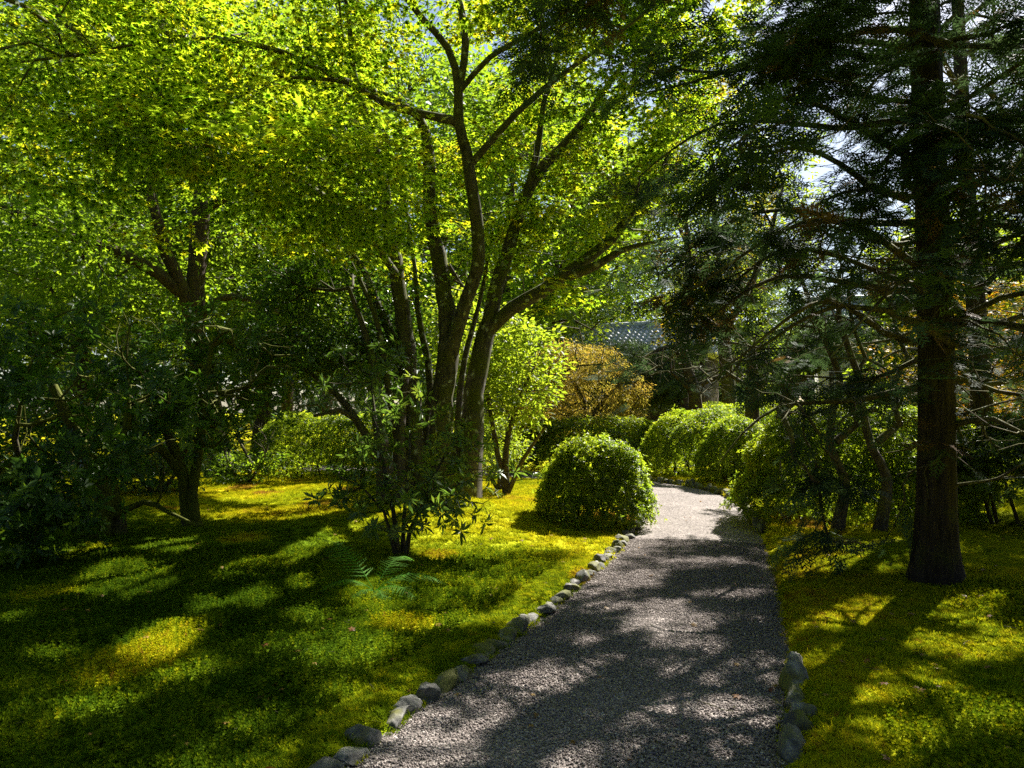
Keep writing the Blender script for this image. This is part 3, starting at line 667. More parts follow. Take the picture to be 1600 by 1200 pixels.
# ------------------------------------------------------------------ generic trees and shrubs
def leafy(name, label, cat, base, limbs, tg, mat, tmpl, n, rh, rv, size, bark, seed, up=.6, tint=(0, 1), tip=.005, group=None, singles=0, stmpl=None, wh=None, step=.3, droop=.15, young=.15, rmax=.06, sag=.0, jit=.07, ridge=.06, nside=9, gaps=True):
    rng = np.random.default_rng(seed)
    tg = view_gap(tg); root = thing(name, label, cat, tuple(float(v) for v in base), group)
    b = MB(); td = grow(b, limbs, tg, tip, step, .25, .48, jit, sag, rng, rmax, nside, ridge); part(root, 'trunk', b, M[bark], smooth=True)
    lv = Leaves()
    if wh: 
        k = max(1, n // wh); q = np.repeat(tg, k, 0) + rng.normal(0, 1, (len(tg) * k, 3)) * [rh * .6, rh * .6, rv]; whorls(lv, rng, q, np.repeat(td, k, 0) + rng.normal(0, .4, q.shape), wh, size, .65, tint, young)
    else: sprays(lv, rng, tg, td, n, rh, rv, size, up, tint, droop=droop)
    lv.build(root, 'crown', M[mat], tmpl, singles, stmpl, gaps=gaps)
    return root
def G(x, y, dz=0): return (x, y, gz(x, y) + dz)
rg = np.random.default_rng(33)

# tall brown-barked tree on the left
def clear(t, x0, x1, y0, y1, d, keep=.12):
    a, c = pix(t); m = (a > x0) & (a < x1) & (c > y0) & (c < y1) & (t[:, 1] < d) & (np.random.default_rng(5).random(len(t)) > keep); return t[~m]
b = at(342, 750, 16.5); b = G(b[0], b[1], -.05)
leafy('broadleaf_tree', 'tall brown-barked tree with forked trunk rising behind the left rhododendrons', 'tree', b,
      [[(*b, .36)] + pxl([(340, 700, 16.5, .24), (325, 610, 16.4, .22), (306, 540, 16.3, .21), (306, 430, 16.2, .20), (314, 330, 16, .19), (318, 250, 16, .16), (330, 120, 16, .1), (340, -60, 16, .05)]),
       pxl([(302, 500, 16.3, .18), (285, 450, 16, .15), (262, 400, 15.6, .13), (245, 340, 15.2, .11), (225, 260, 15, .08), (190, 150, 14.8, .05)]),
       pxl([(280, 455, 16, .15), (250, 430, 15.6, .14), (215, 408, 15.2, .13), (160, 385, 14.8, .11), (90, 365, 14.5, .08), (20, 330, 14.2, .06), (-60, 300, 14, .03)]),
       pxl([(312, 495, 16.3, .1), (350, 465, 16, .08), (400, 470, 15.8, .06), (440, 490, 15.6, .03)]),
       pxl([(314, 330, 16, .11), (350, 310, 15.6, .09), (420, 260, 15.4, .06), (500, 220, 15.2, .03)])],
      clear(np.vstack([blob(rg, (-7.2, 15.6, 6.8), (4.8, 3.6, 3.4), 460, .35, .36, .7, 4.0, 41, .6), blob(rg, (-9.5, 14, 5.0), (2.2, 2, 1.6), 90, .1, .3, .9, 3.4, 42)]), 200, 420, 245, 560, 16.4),
      'green', T_OV, 55, .75, .2, .13, 'brown_bark', 41, .45, (.1, 1), .006)

# left rhododendrons
def near_rhodo():
    rg = np.random.default_rng(51)
    b = G(-5.0, 9.0, -.05)
    def P(px, py, d, r): return (*at(px, py, d), r)
    limbs = [[(*b, .16), P(165, 800, 9.0, .12), P(150, 740, 9, .1), P(120, 680, 8.8, .07), P(80, 600, 8.6, .05), P(50, 540, 8.5, .03)],
             [(b[0] + .15, b[1] + .1, b[2], .14), P(182, 800, 9.1, .10), P(170, 745, 9.1, .085), P(195, 690, 9.1, .06), P(200, 600, 9, .04)],
             [(b[0] - .1, b[1], b[2] + .1, .1), P(110, 800, 8.8, .08), P(60, 770, 8.4, .07), P(10, 740, 8, .05)],
             [(b[0] + .1, b[1], b[2] + .25, .05), P(225, 785, 8.9, .035), P(262, 800, 8.6, .024), P(310, 822, 8.4, .012)]]
    tg = np.vstack([blob(rg, (-5.1, 8.4, 1.7), (1.5, 1.5, 1.1), 300, .55, .3, 1.6, .75, 51), blob(rg, (-5.0, 7.4, 1.1), (.9, .7, .75), 110, .3, .25, 1.6, .25, 52), blob(rg, (-4.75, 7.3, .65), (.8, .6, .45), 60, .2, .25, 1.6, .15, 56)])
    leafy('rhododendron', 'large glossy-leaved rhododendron with mossy trunks at the left picture edge', 'shrub', b, limbs, tg, 'rhodo', T_RH, 27, .22, .13, .135, 'mossy_bark', 51,
          tint=(.05, .6), singles=290, stmpl=T_RHF, wh=9, step=.18, young=.14, rmax=.04)
    b = G(-4.15, 9.7, -.05)
    limbs = [[(*b, .15), P(292, 800, 9.7, .085), P(285, 740, 9.7, .07), P(262, 680, 9.6, .06), P(240, 600, 9.6, .04)],
             [(b[0], b[1], b[2] + .15, .09), P(300, 770, 9.7, .07), P(312, 700, 9.8, .06), P(318, 620, 9.9, .05), P(330, 540, 10, .03)],
             [P(285, 745, 9.7, .06), P(250, 700, 9.5, .055), P(215, 705, 9.2, .045), P(190, 720, 9, .02)]]
    tg = np.vstack([blob(rg, (-4.0, 10.0, 2.2), (1.3, 1.2, .85), 270, .45, .3, 1.5, 1.1, 53), blob(rg, (-3.75, 9.6, 1.5), (.6, .6, .6), 45, .3, .25, 1.6, .7, 54)])
    leafy('rhododendron', 'smaller-leaved rhododendron with one mossy forked stem in front of the brown trunk', 'shrub', b, limbs, tg, 'rhodo', T_RH, 32, .24, .14, .10, 'mossy_bark', 53,
          tint=(.0, .65), singles=160, stmpl=T_RHF, wh=8, step=.2, young=.1, rmax=.04)
near_rhodo()

# dark evergreen behind the front shrub
def P4(px, py, d, r): return (*at(px, py, d), r)
b = G(*at(606, 770, 10.6)[:2], -.05)
leafy('camellia_tree', 'dark-leaved evergreen with black stems just left of the maple trunks', 'tree', b,
      [[(*b, .17), P4(600, 720, 10.6, .12), P4(590, 660, 10.6, .085), P4(588, 600, 10.7, .07), P4(570, 520, 10.9, .05), P4(545, 450, 11, .03)],
       [P4(604, 740, 10.6, .09), P4(580, 695, 10.6, .065), P4(556, 655, 10.6, .055), P4(525, 615, 10.7, .045), P4(480, 580, 10.8, .025)],
       [(b[0] + .15, b[1], b[2], .12), P4(624, 700, 10.8, .08), P4(628, 640, 10.9, .06), P4(640, 540, 11.2, .04)],
       [P4(556, 655, 10.6, .045), P4(530, 640, 10.4, .035), P4(490, 650, 10.2, .02)]],
      np.vstack([blob(rg, (-2.75, 11.6, 3.1), (1.35, 1.1, 1.1), 260, .4, .33, 1.3, 2.0, 61), blob(rg, (-2.6, 11.2, 2.3), (1.1, .8, .3), 30, .2, .3, 1.5, 2.0, 62)]),
      'dark_ever', T_OV, 62, .33, .14, .075, 'twig', 61, .35, (0, .9), .004, step=.2)

# front shrub with narrow whorled leaves
b = G(*at(622, 878, 7.75)[:2], -.03)
tgp = []
for (px, py, d, n, s) in ((560, 590, 8.6, 16, .30), (600, 570, 8.4, 14, .3), (640, 660, 8.2, 12, .26), (610, 640, 8.2, 14, .3), (690, 745, 7.9, 22, .32), (720, 690, 8.0, 16, .3), (575, 755, 7.7, 14, .22), (530, 750, 7.5, 7, .13),
                          (640, 790, 7.5, 20, .28), (600, 810, 7.5, 12, .24), (700, 800, 7.6, 14, .24), (700, 850, 7.4, 5, .14), (750, 720, 8.0, 10, .24), (590, 700, 8.0, 12, .25)):
    tgp.append(at(px, py, d) + rg.normal(0, 1, (int(n * 1.3), 3)) * s * [.85, .85, .62])
tgp = np.vstack(tgp); tgp = tgp[tgp[:, 2] > .35]
leafy('pieris_shrub', 'open shrub with whorls of narrow leaves growing above the fern', 'shrub', b,
      [[(*b, .035), P4(615, 800, 7.7, .024), P4(600, 730, 7.8, .02), P4(585, 640, 8.1, .015), P4(580, 590, 8.4, .008)],
       [(b[0] + .08, b[1], b[2], .03), P4(640, 830, 7.7, .024), P4(665, 780, 7.7, .018), P4(690, 720, 7.9, .012), P4(715, 690, 8, .007)],
       [(b[0] + .04, b[1] + .05, b[2], .03), P4(632, 800, 7.8, .02), P4(640, 720, 8, .015), P4(640, 650, 8.2, .009)],
       [(b[0] - .02, b[1] - .03, b[2], .022), P4(600, 800, 7.6, .016), P4(565, 760, 7.6, .011), P4(530, 745, 7.5, .006)]],
      tgp, 'pieris', T_LN, 12, .04, .03, .125, 'twig', 71, tint=(.05, .75), tip=.0035, singles=290, stmpl=T_LNF, wh=12, step=.12, young=.12, rmax=.02, ridge=.05, nside=7, gaps=False)

# low shrubs closing the view under the left trees
for q, (x, y, rr, hh, mt, lab) in enumerate(((-6.4, 13.4, 1.0, 1.9, 'dark_ever', 'dark low shrub standing behind the forked rhododendron stem'), (-5.6, 15.6, .8, 1.5, 'green', 'mid green leafy shrub at the left end of the clipped hedge'),
        (-8.4, 12.6, 1.3, 2.2, 'dark_ever', 'wide dark shrub behind the large rhododendron at the left'), (-8.6, 18.5, 1.6, 1.9, 'green', 'broad green shrub beyond the brown trunk'))):
    r2 = np.random.default_rng(700 + q); b = G(x, y, -.05)
    leafy('leafy_shrub', lab, 'shrub', b, [[(*b, .05), (x + .1, y, hh * .3, .04), (x - .2, y, hh * .7, .02)], [(*b, .04), (x + rr * .4, y, hh * .3, .03), (x + rr * .6, y, hh * .6, .015)], [(*b, .04), (x - rr * .4, y - .1, hh * .3, .03), (x - rr * .6, y, hh * .6, .015)]],
          blob(r2, (x, y, hh * .52), (rr, rr * .8, hh * .5), int(130 * rr), .35, .28, 1.4, .15, 700 + q), mt, T_OV, 34, .25, .12, .085, 'twig', 700 + q, .35, (0, .9), .004, step=.2)

# bright broadleaf shrub right of the maple and smaller lit one
b = G(-.1, 13.6, -.05)
leafy('viburnum_shrub', 'bright green broad-leaved shrub glowing right behind the maple trunks', 'shrub', b,
      [[(*b, .07), (-.1, 13.6, .9, .055), (.1, 13.5, 1.7, .04), (.4, 13.4, 2.4, .02)], [(*b, .06), (-.3, 13.6, 1.0, .05), (-.5, 13.7, 2.2, .03), (-.6, 13.7, 3.2, .015)], [(*b, .05), (.2, 13.4, .7, .04), (.6, 13.2, 1.3, .02)]],
      np.vstack([blob(rg, (0.1, 13.4, 2.35), (.85, .9, 1.1), 110, .3, .3, 1.3, .9, 81), blob(rg, (-.9, 13.6, 2.9), (.9, .9, .9), 70, .3, .3, 1.3, 1.2, 82)]),
      'pale_green', T_OV, 34, .3, .12, .105, 'twig', 81, .5, (.2, 1), .004, step=.2, gaps=False)
b = G(-.25, 14.3, -.05)
leafy('leafy_shrub', 'low light green shrub beside the distant gravel stretch', 'shrub', b,
      [[(*b, .04), (-.25, 14.3, .4, .03), (-.1, 14.2, .9, .015)], [(*b, .04), (-.5, 14.2, .5, .03), (-.8, 14.1, 1.0, .015)], [(*b, .03), (0, 14.2, .5, .02), (.15, 14.1, .8, .01)]],
      np.vstack([blob(rg, (-.35, 14.2, .95), (.75, .6, .62), 120, .4, .25, 1.6, .3, 83)]), 'pale_green', T_OV, 30, .17, .08, .06, 'twig', 83, .4, (.1, 1), .003, step=.15, gaps=False)

# ------------------------------------------------------------------ clipped azaleas
def dome(label, c, rad, h, mat, seed, n, leaf=.03, name='azalea_bush', cat='bush', group=None, flat=1.0, low=.02, stems=200, rot=0.0):
    rng = np.random.default_rng(seed); z0 = gz(*c); base = (float(c[0]), float(c[1]), z0 - .02)
    root = thing(name, label, cat, base, group)
    a = rng.random(n) * 6.283; u = rng.random(n) ** .8
    u = low + (1 - low) * u; keepp = rng.random(n) < np.clip((u - low) * 3.0 + .30, 0, 1); a, u = a[keepp], u[keepp]; n = len(a)
    el = np.arcsin(np.clip(u, 0, 1)); ce = np.cos(el) ** (.75 / flat); se = np.sin(el)
    d = np.column_stack([np.cos(a) * ce, np.sin(a) * ce, se])
    lump = 1 + .24 * (vnoise(d * 2.6 + seed, seed) - .5) + .13 * (vnoise(d * 7 + seed, seed + 1) - .5)
    q = np.minimum(rng.exponential(.065, n), .4)
    q = q - (rng.random(n) < .10) * rng.random(n) ** 2 * .12
    R = np.array([rad[0], rad[1], h])
    ca, sa = math.cos(rot), math.sin(rot); rotm = np.array([[ca, -sa, 0], [sa, ca, 0], [0, 0, 1]])
    pos = (d * R * lump[:, None] - norm(d / R) * q[:, None]) @ rotm.T + [base[0], base[1], z0]
    nr = norm(d / R) @ rotm.T
    k = 4; m = n * k
    rep = lambda v: np.repeat(v, k, 0)
    ax = norm(nr + [0, 0, .5] + rng.normal(0, .35, (n, 3))); uu = norm(np.cross(ax, [.31, .2, 1.])); vv = np.cross(ax, uu)
    an = (np.tile(np.arange(k), n) / k + np.repeat(rng.random(n), k)) * 6.283
    rd = rep(uu) * np.cos(an)[:, None] + rep(vv) * np.sin(an)[:, None]
    dd = rd + rep(ax) * (.5 + rng.normal(0, .3, m))[:, None]
    lv = Leaves(); ti = np.clip(.45 + rng.normal(0, .2, n) + .7 * (vnoise(pos * 3, seed + 4) - .5), 0, 1)
    lv.add(rep(pos), dd, rep(ax) - rd * .4, leaf * 1.42 * (.7 + .6 * rng.random(m)), np.clip(np.repeat(ti, k) + rng.normal(0, .08, m), 0, 1))
    lv.build(root, 'foliage', M[mat], T_AZ, gaps=False)
    st = MB(); nl = max(5, int(7 * rad[0] / .8)); limbs = []
    for s in range(nl):
        f = (s + .5) / nl * 2 - 1; ang = rng.random() * 6.283
        p0 = np.array([f * rad[0] * .55, rng.normal(0, .12) * rad[1], 0]); p1 = p0 + [math.cos(ang) * .15 + f * .1, math.sin(ang) * .2, h * .35]; p2 = p1 + [math.cos(ang) * .12, math.sin(ang) * .2, h * .3]
        pp = np.array([p0, p1, p2]) @ rotm.T + [base[0], base[1], base[2]]
        limbs.append([(*pp[0], .025), (*pp[1], .018), (*pp[2], .01)])
    sel = rng.choice(n, min(stems, n), False); grow(st, limbs, pos[sel] - nr[sel] * .05, .0028, .15, .25, .5, .08, 0, rng, .02, 5, 0, 3)
    part(root, 'stems', st, M['twig'], smooth=True); return root
bc = at(930, 822, 10.1)
dome('round clipped azalea with a sunlit top beside the bend in the path', (bc[0], bc[1]), (.80, .78), 1.13, 'azalea', 101, 11500, .031, stems=420)
dome('long flat-topped clipped hedge glowing on the far side of the left lawn', (at(505, 740, 16.8)[0], 17.0), (1.75, .9), 1.42, 'azalea', 102, 12000, .036, 'azalea_hedge', 'hedge', flat=1.7, stems=420)
dome('low dark clipped mound running behind the round bush', (at(930, 700, 18.3)[0], 18.7), (2.0, .75), 1.32, 'azalea', 103, 10000, .04, 'azalea_hedge', 'hedge', flat=1.4, stems=200)
dome('half-shaded clipped azalea mound at the far right bend of the path', (at(1105, 750, 16.6)[0], 16.9), (1.35, 1.1), 1.42, 'azalea', 104, 11000, .036, stems=260, flat=1.2)
dome('small pale clipped azalea between the two mounds across the path', (at(1160, 700, 15)[0], 15.4), (.8, .8), 1.3, 'azalea', 105, 7000, .034, stems=150)
dome('broad clipped azalea with twiggy shaded flank left of the cedar trunk', (4.85, 10.4), (1.8, 1.35), 1.5, 'azalea', 106, 25000, .034, stems=650, flat=1.25)
dome('bright sunlit strip of clipped azalea beneath the pine trunks', (at(1190, 660, 21)[0], 21.6), (2.4, .8), 1.65, 'azalea', 107, 9000, .045, 'azalea_hedge', 'hedge', flat=1.6, stems=100)
dome('dark twiggy bush at the right picture edge behind the cedar trunk', (6.6, 9.2), (1.25, 1.0), 1.35, 'azalea_dark', 108, 8500, .036, stems=700, low=.3)
dome('pale mounded shrub behind the leafy shrub and the maple', (at(800, 690, 22)[0], 22.6), (1.6, .9), 1.3, 'azalea', 109, 7000, .045, stems=100)

# ------------------------------------------------------------------ laceleaf and autumn maples
b = G(at(915, 650, 19.8)[0], 20.0, -.05)
leafy('laceleaf_maple', 'dome-shaped laceleaf maple in orange and bronze beyond the bushes', 'tree', b,
      [[(*b, .12), (b[0] + .1, b[1], 1.2, .09), (b[0] - .2, b[1], 2.2, .06), (b[0] - .8, b[1], 3.0, .02)], [(b[0], b[1], 1.2, .07), (b[0] + .6, b[1] - .3, 2.0, .05), (b[0] + 1.0, b[1] - .4, 2.4, .02)]],
      np.vstack([blob(rg, (b[0], b[1], 1.7), (1.65, 1.3, 1.75), 420, .82, .22, 1.2, .9, 91), blob(rg, (b[0] - .7, b[1], 2.3), (.9, 1.0, 1.25), 160, .8, .2, 1.2, 1.0, 92)]),
      'laceleaf', T_LN, 46, .26, .06, .085, 'twig', 91, .55, (.1, 1), .004, droop=.5, gaps=False)
b = G(9.3, 14.6, -.05)
leafy('autumn_maple', 'orange and yellow autumn maple half hidden right of the cedar', 'tree', b,
      [[(*b, .13), (9.2, 14.6, 1.2, .1), (8.9, 14.5, 2.2, .06), (8.6, 14.2, 3.2, .03)], [(9.25, 14.6, .9, .08), (9.8, 14.3, 1.8, .06), (10.3, 14, 2.8, .03)]],
      blob(rg, (9.3, 14.2, 2.5), (1.9, 1.5, 1.7), 200, .4, .33, 1.1, .9, 93, .4), 'autumn', T_STAR, 45, .42, .1, .085, 'twig', 93, .6, (0, .9), .004, gaps=False)
b = G(7.4, 25, -.05)
leafy('maple_tree', 'amber-tipped maple showing through the left side of the cedar', 'tree', b,
      [[(*b, .3), (7.3, 25, 2.5, .24), (7.0, 24.8, 5, .18), (6.8, 24.6, 8, .1), (6.6, 24.4, 11, .04)], [(7.1, 25, 4, .14), (8.3, 24.6, 6.5, .1), (9, 24.3, 9, .03)], [(7.0, 24.8, 5, .12), (5.8, 24.2, 7.0, .07), (5, 24, 8.5, .03)]],
      np.vstack([blob(rg, (7.0, 24.6, 8.0), (2.9, 2.4, 5.0), 420, .4, .36, .7, 3.4, 94, .7)]), 'amber_maple', T_STAR, 50, .8, .16, .16, 'maple_bark', 94, .6, (0, .95), .007)

# ------------------------------------------------------------------ big cedar on the right
def spray_tmpl():
    V = []; T = []
    def strip(a, b, w):
        a = np.array(a, float); b = np.array(b, float); d = norm(b - a); s = np.array([d[1], -d[0], 0]) * w; k = len(V)
        V.extend([a - s, a + s, b]); T.append((k, k + 1, k + 2))
    strip((0, 0, 0), (0, 1, -.12), .02)
    for q in range(5):
        y = .08 + q * .17; ln = .46 * (1 - .55 * q / 5)
        for sg in (-1, 1):
            y_ = y + .04 * sg; e = np.array([sg * ln * .72, y_ + ln * .75, -.05 * ln - .1 * y_])
            strip((0, y_, -.12 * y_), e, .032)
            mid = np.array([sg * ln * .36, y_ + ln * .37, -.1 * y_]); strip(mid, mid + [sg * ln * .05, ln * .42, -.02], .028)
            if q < 3: strip(mid, mid + [sg * ln * .42, ln * .08, -.02], .03)
    return np.array(V), np.array(T)
T_SPR = spray_tmpl()
def cedar(label, base, r0, H, brs, seed, nfrond, lean=(0, 0), flare=1.6, lv_size=.225, name='cedar_tree', zlow=.9, extra=None, gate=(.28, .32, .36, .40), zdense=5.6, frond_rows=7, dead=25):
    rng = np.random.default_rng(seed); root = thing(name, label, 'tree', base)
    base = np.array(base); n = 40; zz = np.linspace(0, 1, 46) ** 1.3 * H
    pts = np.column_stack([base[0] + lean[0] * zz / H + .03 * np.sin(zz * .9), base[1] + lean[1] * zz / H + .03 * np.cos(zz * .7), base[2] - .08 + zz])
    rad = r0 * (1 - .72 * zz / H) * (1 + (flare - 1) * np.exp(-zz / .28)); a = np.arange(n) / n * 6.283
    Rm = rad[:, None] * (1 + (.10 * np.exp(-zz / .7) + .045)[:, None] * np.sign(np.sin(a * 4 + seed))[None] * np.abs(np.sin(a * 4 + seed))[None] ** .6 + .05 * np.sin(a * 11 + zz[:, None] * .8) + .05 * (vnoise(np.column_stack([np.tile(np.cos(a) * 6, len(zz)), np.tile(np.sin(a) * 6, len(zz)), np.repeat(zz * .8, n)]), seed).reshape(len(zz), n) - .5))
    V = pts[:, None] + np.stack([np.cos(a)[None] * Rm, np.sin(a)[None] * Rm, 0 * Rm], -1)
    i = np.arange(len(zz) - 1)[:, None] * n; j = np.arange(n)[None]; k = (j + 1) % n
    t = MB(); t.add(V.reshape(-1, 3), quads=np.stack([i + j, i + k, i + n + k, i + n + j], -1).reshape(-1, 4)); part(root, 'trunk', t, M['cedar_bark'], smooth=True)
    def tr(z): return np.array([np.interp(z, pts[:, 2], pts[:, 0]), np.interp(z, pts[:, 2], pts[:, 1]), z])
    limbs = []; tg = []; tdir = []
    for (z, az, ln, rise, sagv, r) in brs:
        p = tr(z); d = np.array([math.sin(az), math.cos(az), 0]); side = np.array([d[1], -d[0], 0]); w = rng.normal(0, .12, 3)
        q = [p + d * ln * f + side * ln * .12 * math.sin(f * 4 + w[0] * 20) + np.array([0, 0, rise * math.sin(f * 1.9) * ln - sagv * ln * f * f + .05 * ln * math.sin(f * 7 + w[1] * 30)]) for f in (0, .15, .3, .5, .7, .88, 1)]
        limbs.append([(*v, max(.006, r * (1 - .85 * f))) for v, f in zip(q, (0, .15, .3, .5, .7, .88, 1))])
        c = catmull(np.array(q), .1); m = int(nfrond * ln * (1.0 if z < zdense else .17))
        for _ in range(m):
            f = .25 + .75 * rng.random() ** .8; pp = c[min(len(c) - 1, int(f * len(c)))]
            o = side * rng.normal(0, .30) * ln * .55 * (1.15 - f * .6) + d * rng.normal(.08, .15) + np.array([0, 0, rng.normal(-.06, .10)])
            tg.append(pp + o)
    if extra is not None: tg += list(extra)
    tg = np.array(tg); g = vnoise(tg * [.95, .95, 1.9], seed + 2) > np.interp(tg[:, 2], [2.0, 3.0, 4.2, 6], gate); tg = view_gap(tg[g]); a_, c_ = pix(tg); tg = tg[~((a_ < 1215) & (c_ > 625) & (tg[:, 1] < 8.5))]
    b = MB(); td = grow(b, limbs, tg, .0036, .16, .22, .5, .12, .03, rng, .035, 7, .12, 4, .1)
    for _ in range(dead):     # bare dead twigs near the trunk
        z = zlow + rng.random() * (H * .55 - zlow); p = tr(z); az = rng.random() * 6.283; ln = .5 + .9 * rng.random(); pts_ = [p]
        dd = np.array([math.sin(az), math.cos(az), rng.normal(-.1, .3)])
        for q in range(6): dd = norm(dd + rng.normal(0, .28, 3)); pts_.append(pts_[-1] + dd * ln / 6)
        tube(b, catmull(np.array(pts_), .06), np.linspace(.016, .003, len(catmull(np.array(pts_), .06))), 5)
        for _2 in range(3):
            s = pts_[rng.integers(2, 6)]; d2 = norm(dd + rng.normal(0, .8, 3)); tube(b, np.array([s, s + d2 * .12 + rng.normal(0, .03, 3), s + d2 * .3]), [.007, .005, .002], 4)
    part(root, 'branches', b, M['cedar_twig'], smooth=True)
    lv = Leaves(); kk = frond_rows; m = len(tg) * kk
    rep = lambda v: np.repeat(v, kk, 0)
    out = norm(td * [1, 1, .4] + norm(tg - np.array([pts[0, 0], pts[0, 1], 0]) * [1, 1, 0] - tg * [0, 0, 1]) * .5 + rng.normal(0, .25, tg.shape))
    sd_ = np.column_stack([out[:, 1], -out[:, 0], 0 * out[:, 0]]); f = np.tile(np.linspace(-.6, 1, kk), len(tg)); sg = np.tile(np.where(np.arange(kk) % 2, 1, -1), len(tg))
    pos = rep(tg) + rep(out) * (f * .22)[:, None] + rng.normal(0, .02, (m, 3)) + np.array([0, 0, -.04]) * np.abs(f)[:, None]
    dv = rep(out) * (.5 + .5 * (f > .7))[:, None] + rep(sd_) * (sg * .8 * (f < .95))[:, None] + rng.normal(0, .2, (m, 3)); dv[:, 2] -= .28
    br = (rng.random(len(tg)) < .05); ti = np.where(np.repeat(br, kk), .97, np.clip(np.repeat(rng.random(len(tg)), kk) * .62 + rng.normal(0, .06, m), 0, .7))
    lv.add(pos, dv, rng.normal(0, .28, (m, 3)) + [0, 0, 1], lv_size * (.65 + .6 * rng.random(m)), ti)
    lv.build(root, 'crown', M['cedar'], T_SPR)
    return root
R_ = random.Random(4)
cb = at(1465, 905, 6.4); cbz = gz(cb[0], cb[1])
brs = []
for q in range(64):
    z = 2.0 + 9.6 * (q / 64) + R_.uniform(-.1, .1); az = q * 2.4 + R_.uniform(-.4, .4)
    ln = R_.uniform(1.6, 2.5) * (1.0 if z < 5.4 else 1.4); brs.append((z, az, ln, R_.uniform(.05, .22), R_.uniform(.12, .32), R_.uniform(.024, .040)))  # boughs above the view lengthened to block sky light over the path
for z, az, ln, ri, sg in ((1.75, -1.5, 1.9, .1, .42), (2.3, -1.75, 2.2, .15, .3), (2.9, -1.45, 2.3, .2, .3), (2.6, -2.4, 2.2, .1, .35), (3.4, -1.9, 2.4, .2, .3), (1.8, 1.5, 1.3, .15, .4), (2.4, 1.9, 1.8, .2, .35), (1.5, 2.4, .9, .1, .4), (3.2, -1.2, 2.4, .2, .25), (3.7, -2.2, 2.8, .2, .3), (4.1, -1.5, 2.5, .15, .28), (4.6, -1.8, 2.6, .15, .3), (4.9, -1.3, 2.5, .1, .25), (2.7, -1.1, 2.5, .1, .3), (3.9, 1.4, 2.2, .2, .3), (3.0, 1.7, 2.2, .2, .3), (4.5, .9, 2.2, .1, .3), (3.4, -2.7, 2.0, .1, .35)):
    brs.append((z, az, ln, ri, sg, .036))
ex = np.vstack([at(px, py, d) + np.random.default_rng(q).normal(0, 1, (n, 3)) * sc for q, (px, py, d, n, sc) in enumerate((
    (1240, 735, 6.6, 26, (.20, .2, .12)), (1330, 765, 6.5, 40, (.26, .2, .13)), (1420, 745, 6.3, 30, (.2, .15, .09)), (1310, 842, 6.7, 18, (.13, .12, .06)), (1205, 700, 6.7, 14, (.15, .15, .1)),
    (1400, 640, 6.3, 26, (.25, .15, .14)), (1520, 700, 6.3, 26, (.22, .15, .1)), (1570, 560, 6.2, 36, (.3, .2, .2)), (1470, 520, 6.2, 22, (.2, .1, .16))))])
cedar('big dark cedar with shaggy fluted trunk on the mossy right bank', (float(cb[0]), float(cb[1]), cbz - .02), .16, 14.5, brs, 7, 44, flare=1.75, extra=ex)
brs2 = [(1.9 + 8.5 * q / 44 + R_.uniform(-.1, .1), q * 2.4 + R_.uniform(-.4, .4), R_.uniform(1.8, 3.2), R_.uniform(.05, .25), R_.uniform(.12, .3), R_.uniform(.03, .05)) for q in range(44)]
b = G(7.4, 11.6, -.02)
cedar('second slimmer cedar standing behind the big cedar to its right', b, .16, 12, brs2, 17, 20, gate=(.25, .3, .34, .36), zdense=8.2, lean=(-.3, .2), frond_rows=7, lv_size=.24, dead=14)

# crooked small trees between the cedar and the azaleas
for q, (px, d, lab, s) in enumerate(((1306, 9.1, 'crooked slim bare-stemmed tree behind the broad azalea, left of a pair', 5), (1372, 9.0, 'crooked bare-stemmed tree close to the cedar trunk, right of a pair', 6))):
    r2 = np.random.default_rng(200 + q); bx = at(px, 800, d); b = G(bx[0], d, -.05)
    u = px - 1306
    limbs = [[(*b, .085), P4(px + 14, 750, d, .06), P4(px - 10, 700, d, .052), P4(px - 4 - (20 if q else 0), 640, d, .048), P4(px + 6 - (36 if q else 0), 590, d, .042), P4(px - 30 - (30 if q else 0), 500, d, .035), P4(px - 60, 420, d, .02)],
             [P4(px + 0, 690, d, .05), P4(px + 34, 662, d, .04), P4(px + 18, 610, d + .1, .032), P4(px + 46, 560, d + .2, .026), P4(px + 30, 520, d + .2, .024), P4(px + 20, 450, d + .3, .02), P4(px + 50, 370, d + .3, .012)],
             [P4(px - 4, 640, d, .035), P4(px - 50, 650, d - .1, .02), P4(px - 80, 690, d - .2, .01)]]
    tg = blob(r2, at(px - 20, 430, d), (1.1, .8, .9), 70, .3, .34, 1.3, 1.8, 95 + q, .3)
    leafy('juniper_tree', lab, 'tree', b, limbs, tg, 'cedar', T_SPR, 6, .3, .08, .24, 'cedar_twig', 210 + q, .7, (0, .7), .004, step=.18, jit=.12)

